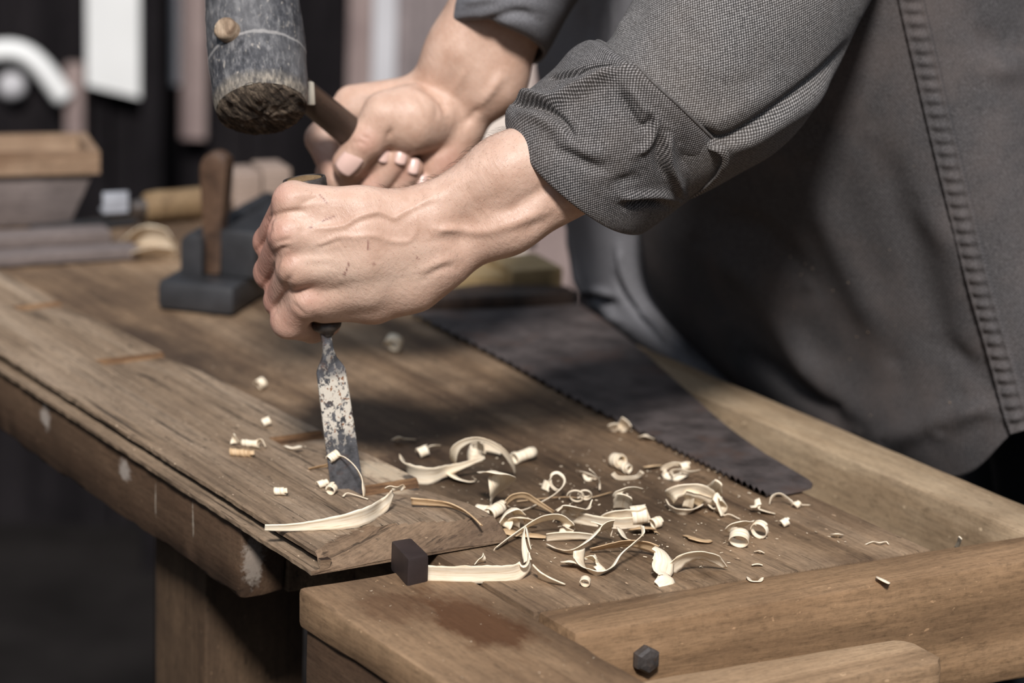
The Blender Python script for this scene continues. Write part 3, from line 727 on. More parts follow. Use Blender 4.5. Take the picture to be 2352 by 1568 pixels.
    ds = CAM - v; ds /= np.linalg.norm(ds, axis=1)[:, None]; fc = np.clip((n * ds).sum(1) * 3, 0, 1)
    red = np.zeros(len(v)); mark = np.zeros(len(v)); pale = np.zeros(len(v))
    for (x, y), r, a in [(z([(320, 300)])[0], 28, .9), (z([(310, 600)])[0], 30, .9), (z([(400, 830)])[0], 24, .6), (z([(560, 1150)])[0], 32, .8), (z([(370, 1350)])[0], 45, .8), (z([(200, 800)])[0], 45, .8), (z([(280, 1100)])[0], 35, .8)]:
        red = np.maximum(red, .65 * a * np.exp(-((px - x) ** 2 + (py - y) ** 2) / r ** 2 / 1.5))
    red = np.maximum(red, .95 * np.clip((648 - px) / 30, 0, 1))
    for P, wd in [(z([(655, 310), (690, 345), (718, 385)]), 1.3), (z([(680, 527), (790, 478)]), 1.3), (z([(580, 578), (596, 576)]), 2), (z([(1056, 690), (1052, 755)]), 1.9), (z([(898, 866), (876, 930), (860, 962)]), 1.5), (z([(856, 960), (862, 966)]), 2.4), (z([(1452, 820), (1454, 830)]), 1.8)]:
        d, _ = polydist(px, py, P); mark = np.maximum(mark, .8 * np.exp(-(d / wd) ** 2) * fc)
    mark = np.maximum(mark, .5 * np.exp(-((px - z([(1100, 876)])[0][0]) ** 2 + (py - z([(1100, 876)])[0][1]) ** 2) / 16) * fc)
    pale = np.clip(1 - polydist(px, py, z([(700, 900), (1100, 1050), (1400, 950)]))[0] / 80, 0, 1) * .8
    return v, q, np.stack([red, mark, pale], 1)

def hand_right():
    D = lambda x, y, d: aty(x, y, HY + d)
    cs = [D(x, y, d) for x in (660, 1420) for y in (-150, 500) for d in (-.06, .08)]
    f = Field(np.min(cs, 0), np.max(cs, 0), 0.0012)
    c = lambda a, ra, b, rb, k, g=f: g.cone(D(*a), D(*b), ra, rb, k)
    # forearm
    c((985, 222, .014), .0150, (1060, 120, .012), .0205, .014); c((1060, 120, .012), .0205, (1165, -70, .014), .026, .014)
    c((1042, 285, .014), .0150, (1128, 185, .012), .0200, .014); c((1128, 185, .012), .0195, (1205, -20, .014), .0215, .014)
    c((1010, 250, .022), .017, (1170, -40, .024), .022, .014)
    # palm
    for i, (w, m) in enumerate([((980, 222, .016), (808, 236, .021)), ((990, 245, .020), (835, 264, .030)), ((1005, 270, .020), (875, 292, .032)), ((1020, 290, .018), (920, 322, .031))]):
        c(w, .0145, m, [.0115, .0115, .011, .010][i], .009)
    c((940, 330, .014), .012, (1010, 360, .010), .015, .008)
    c((1052, 300, .010), .0165, (1012, 385, .008), .0165, .008)
    c((880, 255, -.002), .010, (805, 258, .012), .0085, .006)
    # thumb and its ball
    g = f.blank()
    c((1000, 262, .002), .0165, (940, 270, -.009), .0190, .010, g); c((975, 292, .0), .016, (935, 290, -.008), .0165, .010, g); c((940, 270, -.009), .0190, (884, 264, -.016), .0138, .010, g)
    c((884, 264, -.016), .0138, (842, 322, -.021), .0112, .005, g); c((842, 322, -.021), .0114, (800, 376, -.020), .0104, .004, g)
    f.merge(g, .004)
    fg = [[((806, 240, .020), .0112), ((737, 318, .014), .0100), ((776, 410, -.004), .0088), ((880, 358, -.013), .0074)],
          [((832, 264, .030), .011), ((762, 398, .022), .0100), ((856, 430, -.008), .0088), ((918, 362, -.0135), .0076)],
          [((872, 292, .032), .0105), ((824, 446, .022), .0095), ((912, 444, -.004), .0080), ((948, 386, -.0105), .0070)],
          [((918, 322, .031), .0095), ((888, 462, .020), .0082), ((950, 452, .000), .0068), ((969, 420, -.006), .0060)]]
    for ch in fg:
        g = f.blank(); g.chain([(D(*p), r) for p, r in ch], .003); f.merge(g, .0010)
    v, q = f.mesh(0); v = smooth_mesh(v, q, 2, .4)
    z = lambda P: [(660 + x / 3.92, 150 + y / 3.92) for x, y in P]
    it = [(z([(1150, 160), (1300, 230), (1400, 330), (1440, 460)]), 9, -.0028), (z([(960, 560), (930, 600), (900, 680)]), 6, -.0018),
          (z([(1130, 250), (1220, 330), (1260, 450)]), 8, -.0006), (z([(1330, 320), (1350, 420), (1340, 500)]), 6, -.0008),
          (z([(1700, 420), (1820, 240), (1960, 60)]), 12, .0022), (z([(1560, 560), (1680, 440), (1760, 330)]), 10, -.0018), (z([(1480, 300), (1560, 120), (1640, 0)]), 10, .0012),
          (z([(640, 640), (700, 650), (740, 690)]), 5, -.0011), (z([(570, 700), (660, 690), (730, 730)]), 5, -.0009), (z([(640, 600), (700, 610)]), 5, -.0006),
          (z([(1180, 800), (1350, 780), (1500, 700)]), 8, -.0008)]
    n = vnormals(v, q); v = folds(v, n, it); v = smooth_mesh(v, q, 1, .3)
    px, py = proj(v); red = np.zeros(len(v))
    for x, y, r in [(840, 325, 35), (735, 370, 50), (930, 395, 40), (1030, 380, 50), (850, 430, 50)]: red = np.maximum(red, .6 * np.exp(-((px - x) ** 2 + (py - y) ** 2) / r ** 2))
    return v, q, np.stack([red, red * 0, red * 0], 1)

def coarse_body():
    f = Field((-0.35, 1.25, 0.0), (1.15, 2.75, 2.05), 0.014)
    c = lambda a, ra, b, rb, k=.04: f.cone(np.array(a), np.array(b), ra, rb, k)
    pel = (.40, 1.86, .95); che = (.30, 1.83, 1.30); nk = (.24, 1.82, 1.50)
    c((.40, 1.80, .95), .11, (.40, 1.92, .95), .11, .05); c(pel, .12, che, .125, .06); c((.29, 1.76, 1.32), .10, (.29, 1.90, 1.32), .10, .06)
    shl, shr = np.array((.27, 1.66, 1.42)), np.array((.27, 2.02, 1.42))
    c(shl, .065, (.28, 1.76, 1.40), .08, .05); c(shr, .065, (.28, 1.92, 1.40), .08, .05)
    ch = lambda pts, k=.02: f.chain(pts, k)
    ch([(aty(1425, 300, CY + .03), .026), (aty(1690, 20, CY + .07), .032), (aty(1775, -70, CY + .085), .036), (aty(1845, -195, CY + .115), .036), (aty(1892, -410, CY + .165), .037), (aty(1925, -700, CY + .215), .039), (aty(1950, -950, CY + .25), .043), (shl, .055)])
    ch([(aty(1185, -40, HY + .02), .026), (aty(1217, -105, HY + .035), .033), (aty(1260, -250, HY + .085), .035), (aty(1350, -520, HY + .145), .037), (aty(1410, -780, HY + .185), .042), (shr, .055)])
    c(nk, .06, (.19, 1.81, 1.60), .056, .03)
    c((.175, 1.81, 1.70), .088, (.15, 1.81, 1.66), .078, .03); c((.11, 1.81, 1.62), .045, (.14, 1.81, 1.60), .055, .03)   # skull and jaw
    c((.072, 1.81, 1.675), .010, (.060, 1.81, 1.655), .014, .012)                                                        # nose
    for s in (-1, 1): c((.165, 1.81 + s * .082, 1.68), .012, (.165, 1.81 + s * .086, 1.655), .010, .008)                  # ears
    for y, yf in ((1.79, 1.77), (1.95, 2.0)):
        c((.42, y, .93), .088, (.46, yf, .50), .06, .03); c((.46, yf, .50), .06, (.52, yf, .10), .045, .03); c((.52, yf, .05), .045, (.38, yf, .035), .04, .03)
    return f.mesh(2)

lv, lq, lc = hand_left(); rv, rq, rc = hand_right(); bv_, bq_ = coarse_body()
# the coarse trunk stops where the modelled forearms begin
allv = np.concatenate([lv, rv, bv_]); allq = np.concatenate([lq, rq + len(lv), bq_ + len(lv) + len(rv)])
allc = np.concatenate([lc, rc, np.zeros((len(bv_), 3))])
person = from_arrays('person', allv, allq, M_skin, None, None, True, None, allc)
tag(person, 'person in a grey work shirt leaning over the bench, holding chisel and raised mallet', 'person')

def nail(x, y, Y, dirx, w, l, up=(0, -1, 0.3), name='fingernail', bend=.35):
    """slightly domed plate lying on a fingertip"""
    p = aty(x, y, Y); q = aty(x + dirx[0], y + dirx[1], Y); M = frame(p, (q - p), up)
    vs, fs = [], []
    a, b = 9, 9
    for i in range(a):
        for j in range(b):
            s = (i / (a - 1)) * 2 - 1; t = (j / (b - 1)) * 2 - 1
            xx = s * l * (1 - 0.12 * t * t); yy = t * w * math.sqrt(max(0, 1 - 0.30 * max(0, s) ** 2 - .25 * max(0, -s) ** 2))
            vs.append((xx, yy, -bend * (yy * yy) / w - 0.10 * xx * xx / l))
    for i in range(a - 1):
        for j in range(b - 1): fs.append((i * b + j, (i + 1) * b + j, (i + 1) * b + j + 1, i * b + j + 1))
    o = from_arrays(name, vs, fs, M_nail, person, M, True)
    md = o.modifiers.new('thick', 'SOLIDIFY'); md.thickness = 0.0008; md.offset = -1
    return o
from mathutils.bvhtree import BVHTree
_bvh = BVHTree.FromPolygons([tuple(p) for p in rv], [tuple(int(i) for i in q) for q in rq])
def nail_on(x, y, dirx, w, l):
    r = ray(x, y); hit = _bvh.ray_cast(Vector(CAM), Vector(r).normalized())
    n = hit[1]; return nail(x, y, hit[0].y - 0.0006, dirx, w, l, tuple(n))
nail_on(800, 376, (-45, 50), .0070, .0082)
nail_on(884, 354, (8, -28), .0036, .0056); nail_on(923, 357, (8, -28), .0039, .0058); nail_on(951, 381, (6, -28), .0035, .0052); nail_on(971, 416, (6, -28), .0030, .0045)

# ------------------------------------------------------------------ sleeves
def loft(stations, nst, nth, close=True, th0=0.0, th1=2 * math.pi, power=1.0):
    """tube through stations (ax, ay, bx, by, depth Y, half depth, bulge dx, dy): a and b are its two outline points"""
    Sx = catmull(stations, nst)
    th = np.linspace(th0, th1, nth, endpoint=not close)
    V_ = np.zeros((nst, nth, 3)); uv = np.zeros((nst, nth, 2))
    for i, s in enumerate(Sx):
        mx, my = (s[0] + s[2]) / 2, (s[1] + s[3]) / 2; hx, hy = (s[0] - s[2]) / 2, (s[1] - s[3]) / 2
        for j, t in enumerate(th):
            ct, st = math.cos(t), math.sin(t); st = math.copysign(abs(st) ** (power if ct < 0 else 1.0), st)
            V_[i, j] = aty(mx + ct * hx + st * s[6], my + ct * hy + st * s[7], s[4] - st * s[5])
    return V_
def grid_uv(V_, close):
    n, m = V_.shape[:2]
    du = np.linalg.norm(np.diff(V_, axis=1), axis=2); u = np.concatenate([np.zeros((n, 1)), np.cumsum(du, 1)], 1)
    u = np.repeat(u[n // 2][None], n, 0)
    dv = np.linalg.norm(np.diff(V_, axis=0), axis=2); v = np.concatenate([np.zeros((1, m)), np.cumsum(dv, 0)], 0); v = np.repeat(v[:, m // 4][:, None], m, 1)
    return np.stack([u, v], 2)
def grid_faces(n, m, close):
    fs = []
    for i in range(n - 1):
        for j in range(m if close else m - 1):
            fs.append((i * m + j, i * m + (j + 1) % m, (i + 1) * m + (j + 1) % m, (i + 1) * m + j))
    return np.array(fs)
def cloth_obj(name, V_, mat, parent, close, items=(), thick=0.0012, noise_amp=0.0012, noise_scale=22, flip=False, seed=0, fine=0.0):
    n, m = V_.shape[:2]; v = V_.reshape(-1, 3); q = grid_faces(n, m, close); uv = grid_uv(V_, close).reshape(-1, 2)
    nr = vnormals(v, q)
    ctr = np.repeat(V_.mean(1), m, 0) if close else v - (CAM - v)
    if (nr * (v - ctr)).sum() < 0: q = q[:, ::-1]; nr = -nr
    v = v + nr * np.array([noise_amp * mnoise.noise(Vector(p) * noise_scale + Vector((seed, 0, 0))) + fine * mnoise.noise(Vector(p) * noise_scale * 4) for p in v])[:, None]
    if items: v = folds(v, vnormals(v, q), items)
    v = smooth_mesh(v, q, 1, .3) if close else v
    o = from_arrays(name, v, q, mat, parent, None, True, uv)
    if thick:
        md = o.modifiers.new('thick', 'SOLIDIFY'); md.thickness = thick; md.offset = -1
    return o
SY = CY + 0.02
zs = lambda P: [(1150 + x / 2.613, y / 2.613) for x, y in P]
# upper sleeve: from inside the cuff to the shoulder
st = [(1290, 190, 1500, 490, SY + .020, .046, -22, 22), (1345, 135, 1600, 452, SY + .020, .050, -18, 18), (1398, 92, 1690, 405, SY + .022, .054, -12, 12), (1428, 45, 1775, 355, SY + .028, .057, -8, 8),
      (1462, -15, 1850, 280, SY + .036, .060, 0, 0), (1520, -100, 1915, 175, SY + .048, .062, 6, -6), (1590, -200, 1968, 60, SY + .062, .062, 10, -10), (1660, -330, 2030, -60, SY + .09, .062, 8, -8),
      (1700, -520, 2085, -300, SY + .14, .064, 0, 0), (1740, -760, 2110, -640, SY + .19, .068, 0, 0), (1780, -980, 2120, -920, SY + .23, .07, 0, 0)]
sl_items = [(zs([(1180, 760), (1320, 840), (1500, 760), (1700, 620), (1900, 470), (2050, 330), (2140, 230)]), 13, -.0050),
            (zs([(1330, 900), (1500, 840), (1700, 720), (1900, 590), (2060, 430)]), 20, .0035),
            (zs([(1120, 700), (1300, 720), (1500, 620), (1700, 480)]), 24, .0022),
            (zs([(1060, 100), (1130, 200), (1180, 300)]), 14, -.0016), (zs([(800, 130), (850, 60), (900, 10)]), 12, -.0014), (zs([(640, 230), (720, 160), (780, 60)]), 12, .0022),
            (zs([(1230, 470), (1420, 500), (1560, 440)]), 14, -.0007), (zs([(1100, 340), (1260, 420), (1400, 430)]), 30, .0014), (zs([(2150, 60), (2180, 150), (2120, 250)]), 10, .0016)]
cloth_obj('sleeve', loft(st, 230, 220), M_sleeve, person, True, sl_items, noise_amp=.0016, flip=True, seed=1)
# turned-back cuff
st = [(1172, 300, 1462, 520, SY + .008, .044, -14, 32), (1164, 284, 1466, 540, SY + .006, .053, -18, 44), (1168, 262, 1478, 541, SY + .006, .056, -18, 40), (1186, 232, 1500, 528, SY + .008, .059, -16, 30), (1232, 196, 1540, 498, SY + .011, .062, -16, 18),
      (1276, 158, 1584, 462, SY + .014, .063, -10, 6), (1312, 116, 1632, 432, SY + .016, .062, -4, -6), (1345, 96, 1672, 392, SY + .018, .064, 4, -14), (1368, 97, 1674, 366, SY + .020, .065, 10, -16)]
cf = [(zs([(90, 660), (220, 655), (330, 690), (400, 760), (430, 830)]), 7, -.0042), (zs([(100, 600), (230, 610), (340, 620), (460, 560), (600, 480), (720, 410)]), 12, .0060),
      (zs([(110, 700), (240, 720), (350, 790), (380, 850)]), 14, .0036),
      (zs([(300, 870), (420, 930), (560, 1000), (660, 1010)]), 13, -.0036), (zs([(400, 870), (540, 920), (640, 900)]), 14, .0020),
      (zs([(700, 540), (780, 680), (850, 760), (900, 730), (930, 660)]), 10, -.0036), (zs([(760, 500), (850, 640), (900, 700)]), 9, .0018), (zs([(920, 640), (930, 760), (880, 870), (800, 930)]), 8, .0034),
      (zs([(1010, 780), (1010, 960), (1060, 1090), (1080, 1190)]), 11, .0044), (zs([(960, 800), (950, 960), (990, 1090)]), 11, -.0030), (zs([(1080, 880), (1110, 960), (1190, 1000)]), 16, -.0036),
      (zs([(700, 1190), (850, 1170), (980, 1170), (1050, 1210)]), 9, .0036), (zs([(740, 1230), (880, 1215), (1000, 1225)]), 9, -.0044), (zs([(640, 1110), (760, 1080), (850, 1040)]), 12, -.0024),
      (zs([(280, 470), (430, 440), (560, 410), (690, 400)]), 5, -.0042), (zs([(400, 330), (520, 300), (620, 330)]), 12, -.0014), (zs([(560, 640), (640, 760), (650, 860)]), 18, .0016), (zs([(90, 640), (250, 560), (420, 500), (600, 430), (735, 405)]), 60, .0046, 'step')]
cuff = cloth_obj('cuff', loft(st, 150, 260, power=1.4), M_cuff, person, True, cf, thick=.0022, noise_amp=.0022, noise_scale=18, flip=True, seed=3)
cuff['label'] = 'turned-back rumpled sleeve cuff'
_cv = np.array([v.co[:] for v in cuff.data.vertices]).reshape(150, 260, 3)
rim = np.concatenate([_cv[-1], _cv[-1][:1]]); v_, f_ = tube(rim, .0010, 8, False)
from_arrays('cuff_edge', v_, f_, M_sleeve, cuff, None, True, np.stack([np.arange(len(v_)) * .0009, np.arange(len(v_)) % 8 * .001], 1))
# hem strip of the cuff at its lower corner
def strip(name, pts, wv, mat, parent, thick=0.0015, uvs=1.0, n=60):
    P = catmull(pts, n); Wv = catmull(wv, n); V_ = np.stack([P - Wv, P - Wv * .33, P + Wv * .33, P + Wv], 1)
    o = cloth_obj(name, V_, mat, parent, False, thick=thick, noise_amp=.0003, noise_scale=120); return o
hp_ = [aty(1635, 336, SY - .024), aty(1657, 345, SY - .026), aty(1667, 368, SY - .022), aty(1655, 402, SY - .012), aty(1628, 430, SY + .0), aty(1590, 455, SY + .010)]
strip('hem_band', hp_, [aty(1640, 340, SY) - aty(1630, 346, SY)] * 2 + [aty(1640, 340, SY) - aty(1632, 342, SY)] * 4, M_sleeve, cuff)
# far sleeve, rolled above the other forearm
st = [(1036, 64, 1248, 134, HY + .016, .042, 12, -36), (1028, 54, 1258, 130, HY + .016, .049, 12, -38), (1034, 26, 1276, 100, HY + .016, .052, 10, -34), (1050, -40, 1310, 30, HY + .018, .053, 4, -14), (1075, -140, 1360, -60, HY + .03, .055, 0, 0), (1120, -300, 1400, -200, HY + .08, .06, 0, 0), (1200, -560, 1500, -480, HY + .14, .065, 0, 0), (1260, -800, 1560, -760, HY + .18, .07, 0, 0)]
o = cloth_obj('sleeve', loft(st, 100, 90), M_shirt2, person, True, [([(1100, 60), (1180, 30), (1240, 40)], 12, -.003), ([(1060, 10), (1150, -10)], 10, .002)], thick=.002, noise_amp=.0025, noise_scale=20, flip=True, seed=5)
o['label'] = 'paler sleeve rolled above the far forearm'

# ------------------------------------------------------------------ shirt body
def sheet(rows, nu, nv):
    A = np.array([[aty(*p) for p in r] for r in rows])
    B = np.stack([catmull(A[:, j], nu) for j in range(A.shape[1])], 1)
    return np.stack([catmull(B[i], nv) for i in range(nu)], 0)
def clear_rail(V_, gap=0.0045):
    """keep the hanging cloth on the far side of the bench rail"""
    v = V_.reshape(-1, 3); h = v[:, 2] - ZB; vv = (v - O) @ V
    k = np.clip((0.02 - h) / 0.015, 0, 1); push = np.maximum(0.457 + gap - vv, 0) * k
    return (v + push[:, None] * V).reshape(V_.shape)
near = [[(1540, -900, 1.80), (1680, -900, 1.72), (1860, -900, 1.67), (2020, -900, 1.66), (2240, -900, 1.68), (2500, -900, 1.78), (2700, -900, 1.95)],
        [(1510, -450, 1.80), (1680, -450, 1.70), (1870, -450, 1.655), (2040, -450, 1.645), (2250, -450, 1.67), (2500, -450, 1.77), (2700, -450, 1.95)],
        [(1490, -100, 1.82), (1680, -100, 1.71), (1880, -100, 1.66), (2074, -100, 1.645), (2290, -100, 1.665), (2540, -100, 1.77), (2740, -100, 1.95)],
        [(1474, 180, 1.85), (1680, 180, 1.74), (1900, 180, 1.675), (2134, 180, 1.645), (2350, 180, 1.66), (2590, 180, 1.77), (2790, 180, 1.95)],
        [(1470, 420, 1.89), (1690, 420, 1.775), (1930, 420, 1.69), (2192, 420, 1.64), (2410, 420, 1.655), (2640, 420, 1.77), (2840, 420, 1.95)],
        [(1478, 590, 1.925), (1710, 620, 1.805), (1965, 640, 1.705), (2247, 640, 1.635), (2470, 650, 1.65), (2690, 650, 1.77), (2890, 650, 1.95)],
        [(1512, 705, 1.95), (1750, 770, 1.815), (2005, 825, 1.71), (2302, 830, 1.628), (2520, 830, 1.645), (2740, 830, 1.77), (2940, 830, 1.95)],
        [(1580, 800, 1.955), (1815, 905, 1.80), (2070, 990, 1.69), (2330, 935, 1.622), (2550, 930, 1.64), (2770, 930, 1.77), (2970, 930, 1.95)],
        [(1640, 860, 1.95), (1860, 985, 1.79), (2180, 1096, 1.665), (2348, 985, 1.62), (2570, 985, 1.64), (2790, 985, 1.77), (2990, 985, 1.95)]]
NV_ = sheet(near, 170, 190)
seamj = np.argmin(np.abs(np.linspace(0, 6, 190) - 3))
NV_ = clear_rail(NV_)
z4 = lambda P: [(1600 + x / 1.307, y / 1.307) for x, y in P]
sh_items = [(z4([(0, 720), (160, 840), (300, 1050), (420, 1220)]), 34, .006), (z4([(60, 640), (200, 700), (330, 860)]), 30, -.005), (z4([(330, 480), (420, 700), (520, 900), (600, 1080)]), 46, .006),
            (z4([(520, 400), (620, 640), (700, 900), (760, 1100)]), 40, -.004), (z4([(650, 600), (760, 720), (820, 850)]), 36, .004), (z4([(700, 1000), (790, 1080), (880, 1120)]), 26, -.004), (z4([(740, 1290), (840, 1230), (920, 1230)]), 22, .006),
            (z4([(830, 60), (900, 130), (960, 120)]), 26, -.006), (z4([(850, 190), (930, 210), (983, 190)]), 24, .006), (z4([(560, 1330), (680, 1280), (800, 1180)]), 26, .005), (z4([(120, 1040), (300, 1160), (480, 1300)]), 24, -.004),
            (z4([(640, 20), (700, 250), (770, 480), (830, 760), (900, 1000), (960, 1250)]), 9, -.0022)]
shirt = cloth_obj('shirt', NV_, M_shirt, person, False, sh_items, thick=.0016, noise_amp=.0045, noise_scale=9, seed=8, fine=.0007)
# flat-felled side seam with its row of puckered stitches
def seam():
    A = catmull(np.array([aty(*near[i][3]) for i in range(len(near))]), 340); A = A[60:]
    vs, fs = [], []
    lat = NV_[:, seamj + 4] - NV_[:, seamj - 4]; lat = np.array([lat[int(i)] for i in np.linspace(30, 169, len(A))]); lat /= np.linalg.norm(lat, axis=1)[:, None]
    tg = np.gradient(A, axis=0); tg /= np.linalg.norm(tg, axis=1)[:, None]
    nr = np.cross(lat, tg); nr *= np.sign((nr * (CAM - A)).sum(1))[:, None]
    arc = np.concatenate([[0], np.cumsum(np.linalg.norm(np.diff(A, axis=0), axis=1))])
    prof = [(-.0085, -.003), (-.0075, .0014), (-.0066, .0020), (-.0056, .0012), (-.003, .0022), (0, .0026), (.003, .0022), (.0054, .0012), (.0064, .0022), (.0074, .0014), (.0085, -.003)]
    for i, p in enumerate(A):
        rip = 0.5 + 0.5 * math.sin(arc[i] * 2 * math.pi / 0.0082 + 1.2 * mnoise.noise(Vector((arc[i] * 40, 0, 0))))
        for a, b in prof:
            amp = 1.5 * rip if abs(a) < .005 else 0.35 * rip
            vs.append(p + lat[i] * a + nr[i] * (b + .0010 + amp * .0016))
    m = len(prof)
    for i in range(len(A) - 1):
        for k in range(m - 1): fs.append((i * m + k, i * m + k + 1, (i + 1) * m + k + 1, (i + 1) * m + k))
    vs = np.array(vs); o = from_arrays('side_seam', vs, fs, M_shirt, shirt, None, True, np.stack([np.tile([q[0] for q in prof], len(A)), np.repeat(arc, m)], 1))
    o['label'] = 'puckered double-stitched side seam'
seam()
far = [[(1225, -700, 1.99), (1320, -700, 1.91), (1430, -700, 1.87), (1560, -700, 1.86), (1700, -700, 1.88)],
       [(1228, -150, 1.99), (1320, -150, 1.91), (1430, -150, 1.87), (1560, -150, 1.87), (1700, -150, 1.90)],
       [(1236, 150, 2.00), (1325, 150, 1.93), (1430, 150, 1.89), (1550, 150, 1.90), (1690, 150, 1.94)],
       [(1272, 400, 2.02), (1350, 400, 1.95), (1440, 400, 1.925), (1550, 400, 1.94), (1690, 400, 1.98)],
       [(1299, 540, 2.03), (1368, 545, 1.965), (1450, 550, 1.945), (1560, 555, 1.96), (1690, 560, 2.0)],
       [(1320, 660, 2.035), (1392, 675, 1.975), (1480, 690, 1.955), (1590, 700, 1.97), (1700, 710, 2.0)],
       [(1352, 715, 2.025), (1435, 760, 1.965), (1540, 800, 1.935), (1640, 830, 1.94), (1730, 860, 1.96)],
       [(1420, 775, 2.00), (1500, 830, 1.955), (1600, 875, 1.92), (1700, 915, 1.91), (1770, 930, 1.93)]]
FV_ = clear_rail(sheet(far, 120, 80), .0025)
z5 = lambda P: [(1180 + x / 3.563, 480 + y / 3.563) for x, y in P]
far_o = cloth_obj('shirt', FV_, M_shirt2, person, False, [(z5([(560, 740), (680, 730), (800, 770)]), 9, -.010), (z5([(600, 690), (720, 680), (830, 720)]), 8, .004), (z5([(860, 300), (900, 520), (1000, 760), (1200, 1000), (1450, 1200)]), 8, .005), (z5([(840, 560), (960, 760), (1100, 940)]), 9, -.005),
     (z5([(430, 160), (470, 480), (520, 700)]), 12, .004), (z5([(1000, 820), (1150, 940), (1250, 1100)]), 5, .004), (z5([(700, 850), (800, 880), (900, 960)]), 12, .004), ([(1405, 0), (1408, 60), (1400, 140)], 5, .003), ([(1340, 0), (1350, 120)], 16, -.003)], thick=.0016, noise_amp=.004, noise_scale=14, seed=12)
far_o['label'] = 'paler open front panel of the shirt'
# flecks of sawdust caught on the cloth
def flecks():
    R = np.random.RandomState(3); P = np.array([v.co[:] for v in shirt.data.vertices]); px, py = proj(P); vs, fs = [], []
    spots = [(1690, 480), (1735, 490), (1868, 618), (1850, 608), (1838, 630), (1912, 668), (1948, 650), (1780, 718), (1970, 770), (1995, 765), (1950, 825), (1998, 955), (1815, 590), (2100, 385)] + [(R.uniform(1650, 2250), R.uniform(420, 980)) for _ in range(10)]
    for x, y in spots:
        i = np.argmin((px - x) ** 2 + (py - y) ** 2); d = CAM - P[i]; d /= np.linalg.norm(d); b = len(vs); r = R.uniform(.0002, .0005); c = P[i] + d * .0006
        a = np.cross(d, R.randn(3)); a /= np.linalg.norm(a); e = np.cross(d, a)
        for q in (a * r * 1.6, e * r, -a * r * 1.4, -e * r * .8, d * r * .8, -d * r * .8): vs.append(c + q)
        for t in ((0, 1, 4), (1, 2, 4), (2, 3, 4), (3, 0, 4), (1, 0, 5), (2, 1, 5), (3, 2, 5), (0, 3, 5)): fs.append(tuple(b + k for k in t))
    o = from_arrays('sawdust', vs, fs, M_tenon, shirt, None, False); o['kind'] = 'stuff'; o['label'] = 'pale flecks of sawdust on the shirt'
flecks()
# back and shoulders of the shirt, trousers, boots and hair: simple shells over the trunk
def shell(name, prims, h, mat, blur=2):
    P = np.array([p for pr in prims for p in (pr[0], pr[2])]); r = max(max(pr[1], pr[3]) for pr in prims) + 0.05
    f = Field(P.min(0) - r, P.max(0) + r, h)
    for a, ra, b, rb, k in prims: f.cone(np.array(a), np.array(b), ra, rb, k)
    v, q = f.mesh(blur); return from_arrays(name, v, q, mat, person)
shell('shirt_back', [((.41, 1.80, 1.0), .105, (.41, 1.92, 1.0), .115, .05), ((.41, 1.86, 1.0), .13, (.31, 1.84, 1.30), .145, .06), ((.30, 1.76, 1.34), .115, (.30, 1.91, 1.34), .115, .06),
                    ((.27, 1.66, 1.42), .08, (.28, 1.76, 1.42), .095, .05), ((.27, 2.02, 1.42), .08, (.28, 1.92, 1.42), .095, .05)], .012, M_shirt)
shell('trousers', [((.41, 1.80, 1.02), .108, (.41, 1.92, 1.02), .108, .05), ((.42, 1.80, .93), .118, (.42, 1.92, .93), .118, .05), ((.42, 1.79, .92), .102, (.46, 1.77, .50), .078, .03), ((.46, 1.77, .50), .078, (.52, 1.77, .10), .066, .03),
                   ((.42, 1.94, .92), .102, (.46, 2.0, .50), .078, .03), ((.46, 2.0, .50), .078, (.52, 2.0, .10), .066, .03)], .012, M_trouser)
for yf in (1.77, 2.0):
    shell('boot', [((.53, yf, .10), .055, (.53, yf, .05), .05, .02), ((.53, yf, .045), .045, (.35, yf, .04), .042, .03)], .01, M_boot, 1)
shell('hair', [((.185, 1.81, 1.725), .088, (.20, 1.81, 1.70), .088, .03), ((.225, 1.81, 1.66), .06, (.215, 1.81, 1.62), .055, .03)], .008, M_hair, 1)
# forearm hairs
def hairs():
    n = vnormals(lv, lq); px, py = proj(lv); R = np.random.RandomState(4)
    d = CAM - lv; d /= np.linalg.norm(d, axis=1)[:, None]; fc = (n * d).sum(1)
    topline = (py < 470) & (px > 880) & (px < 1185) & (fc > -.35) & (fc < .35)
    face = (px > 950) & (px < 1330) & (fc > .1)
    ulnar = (px > 740) & (px < 830) & (py > 650) & (py < 725) & (fc > .2)
    ids = np.concatenate([R.choice(np.where(topline)[0], 240), R.choice(np.where(face)[0], 640), R.choice(np.where(ulnar)[0], 70)])
    adir = aty(1000, 520, CY) - aty(1200, 400, CY); adir /= np.linalg.norm(adir)
    vs, fs = [], []
    for k, i in enumerate(ids):
        p = lv[i]; nn = n[i]; t = adir - (adir @ nn) * nn; t = t + 0.5 * R.randn(3) * .6; t -= (t @ nn) * nn; t /= np.linalg.norm(t)
        if k >= 880: t = np.array([-.3, 0, -1.0]); t -= (t @ nn) * nn; t /= np.linalg.norm(t)
        ln = R.uniform(.003, .0075) if k < 240 else R.uniform(.0012, .0030); lift = .55 if k < 240 else .18
        s = np.cross(nn, t); b = len(vs); r = .00005 if k < 240 else .000022
        q = [p - nn * .0003, p + t * ln * .5 + nn * ln * lift * .6, p + t * ln + nn * ln * lift * .75]
        for a, w in zip(q, (1, .8, .1)): vs += [a - s * r * w, a + s * r * w, a + nn * r * w * 1.6]
        for m in range(2):
            for e in range(3): fs.append((b + m * 3 + e, b + m * 3 + (e + 1) % 3, b + m * 3 + 3 + (e + 1) % 3, b + m * 3 + 3 + e))
    o = from_arrays('arm_hair', vs, fs, M_hair, person); o['kind'] = 'stuff'; o['label'] = 'short dark hairs on the forearm'
hairs()
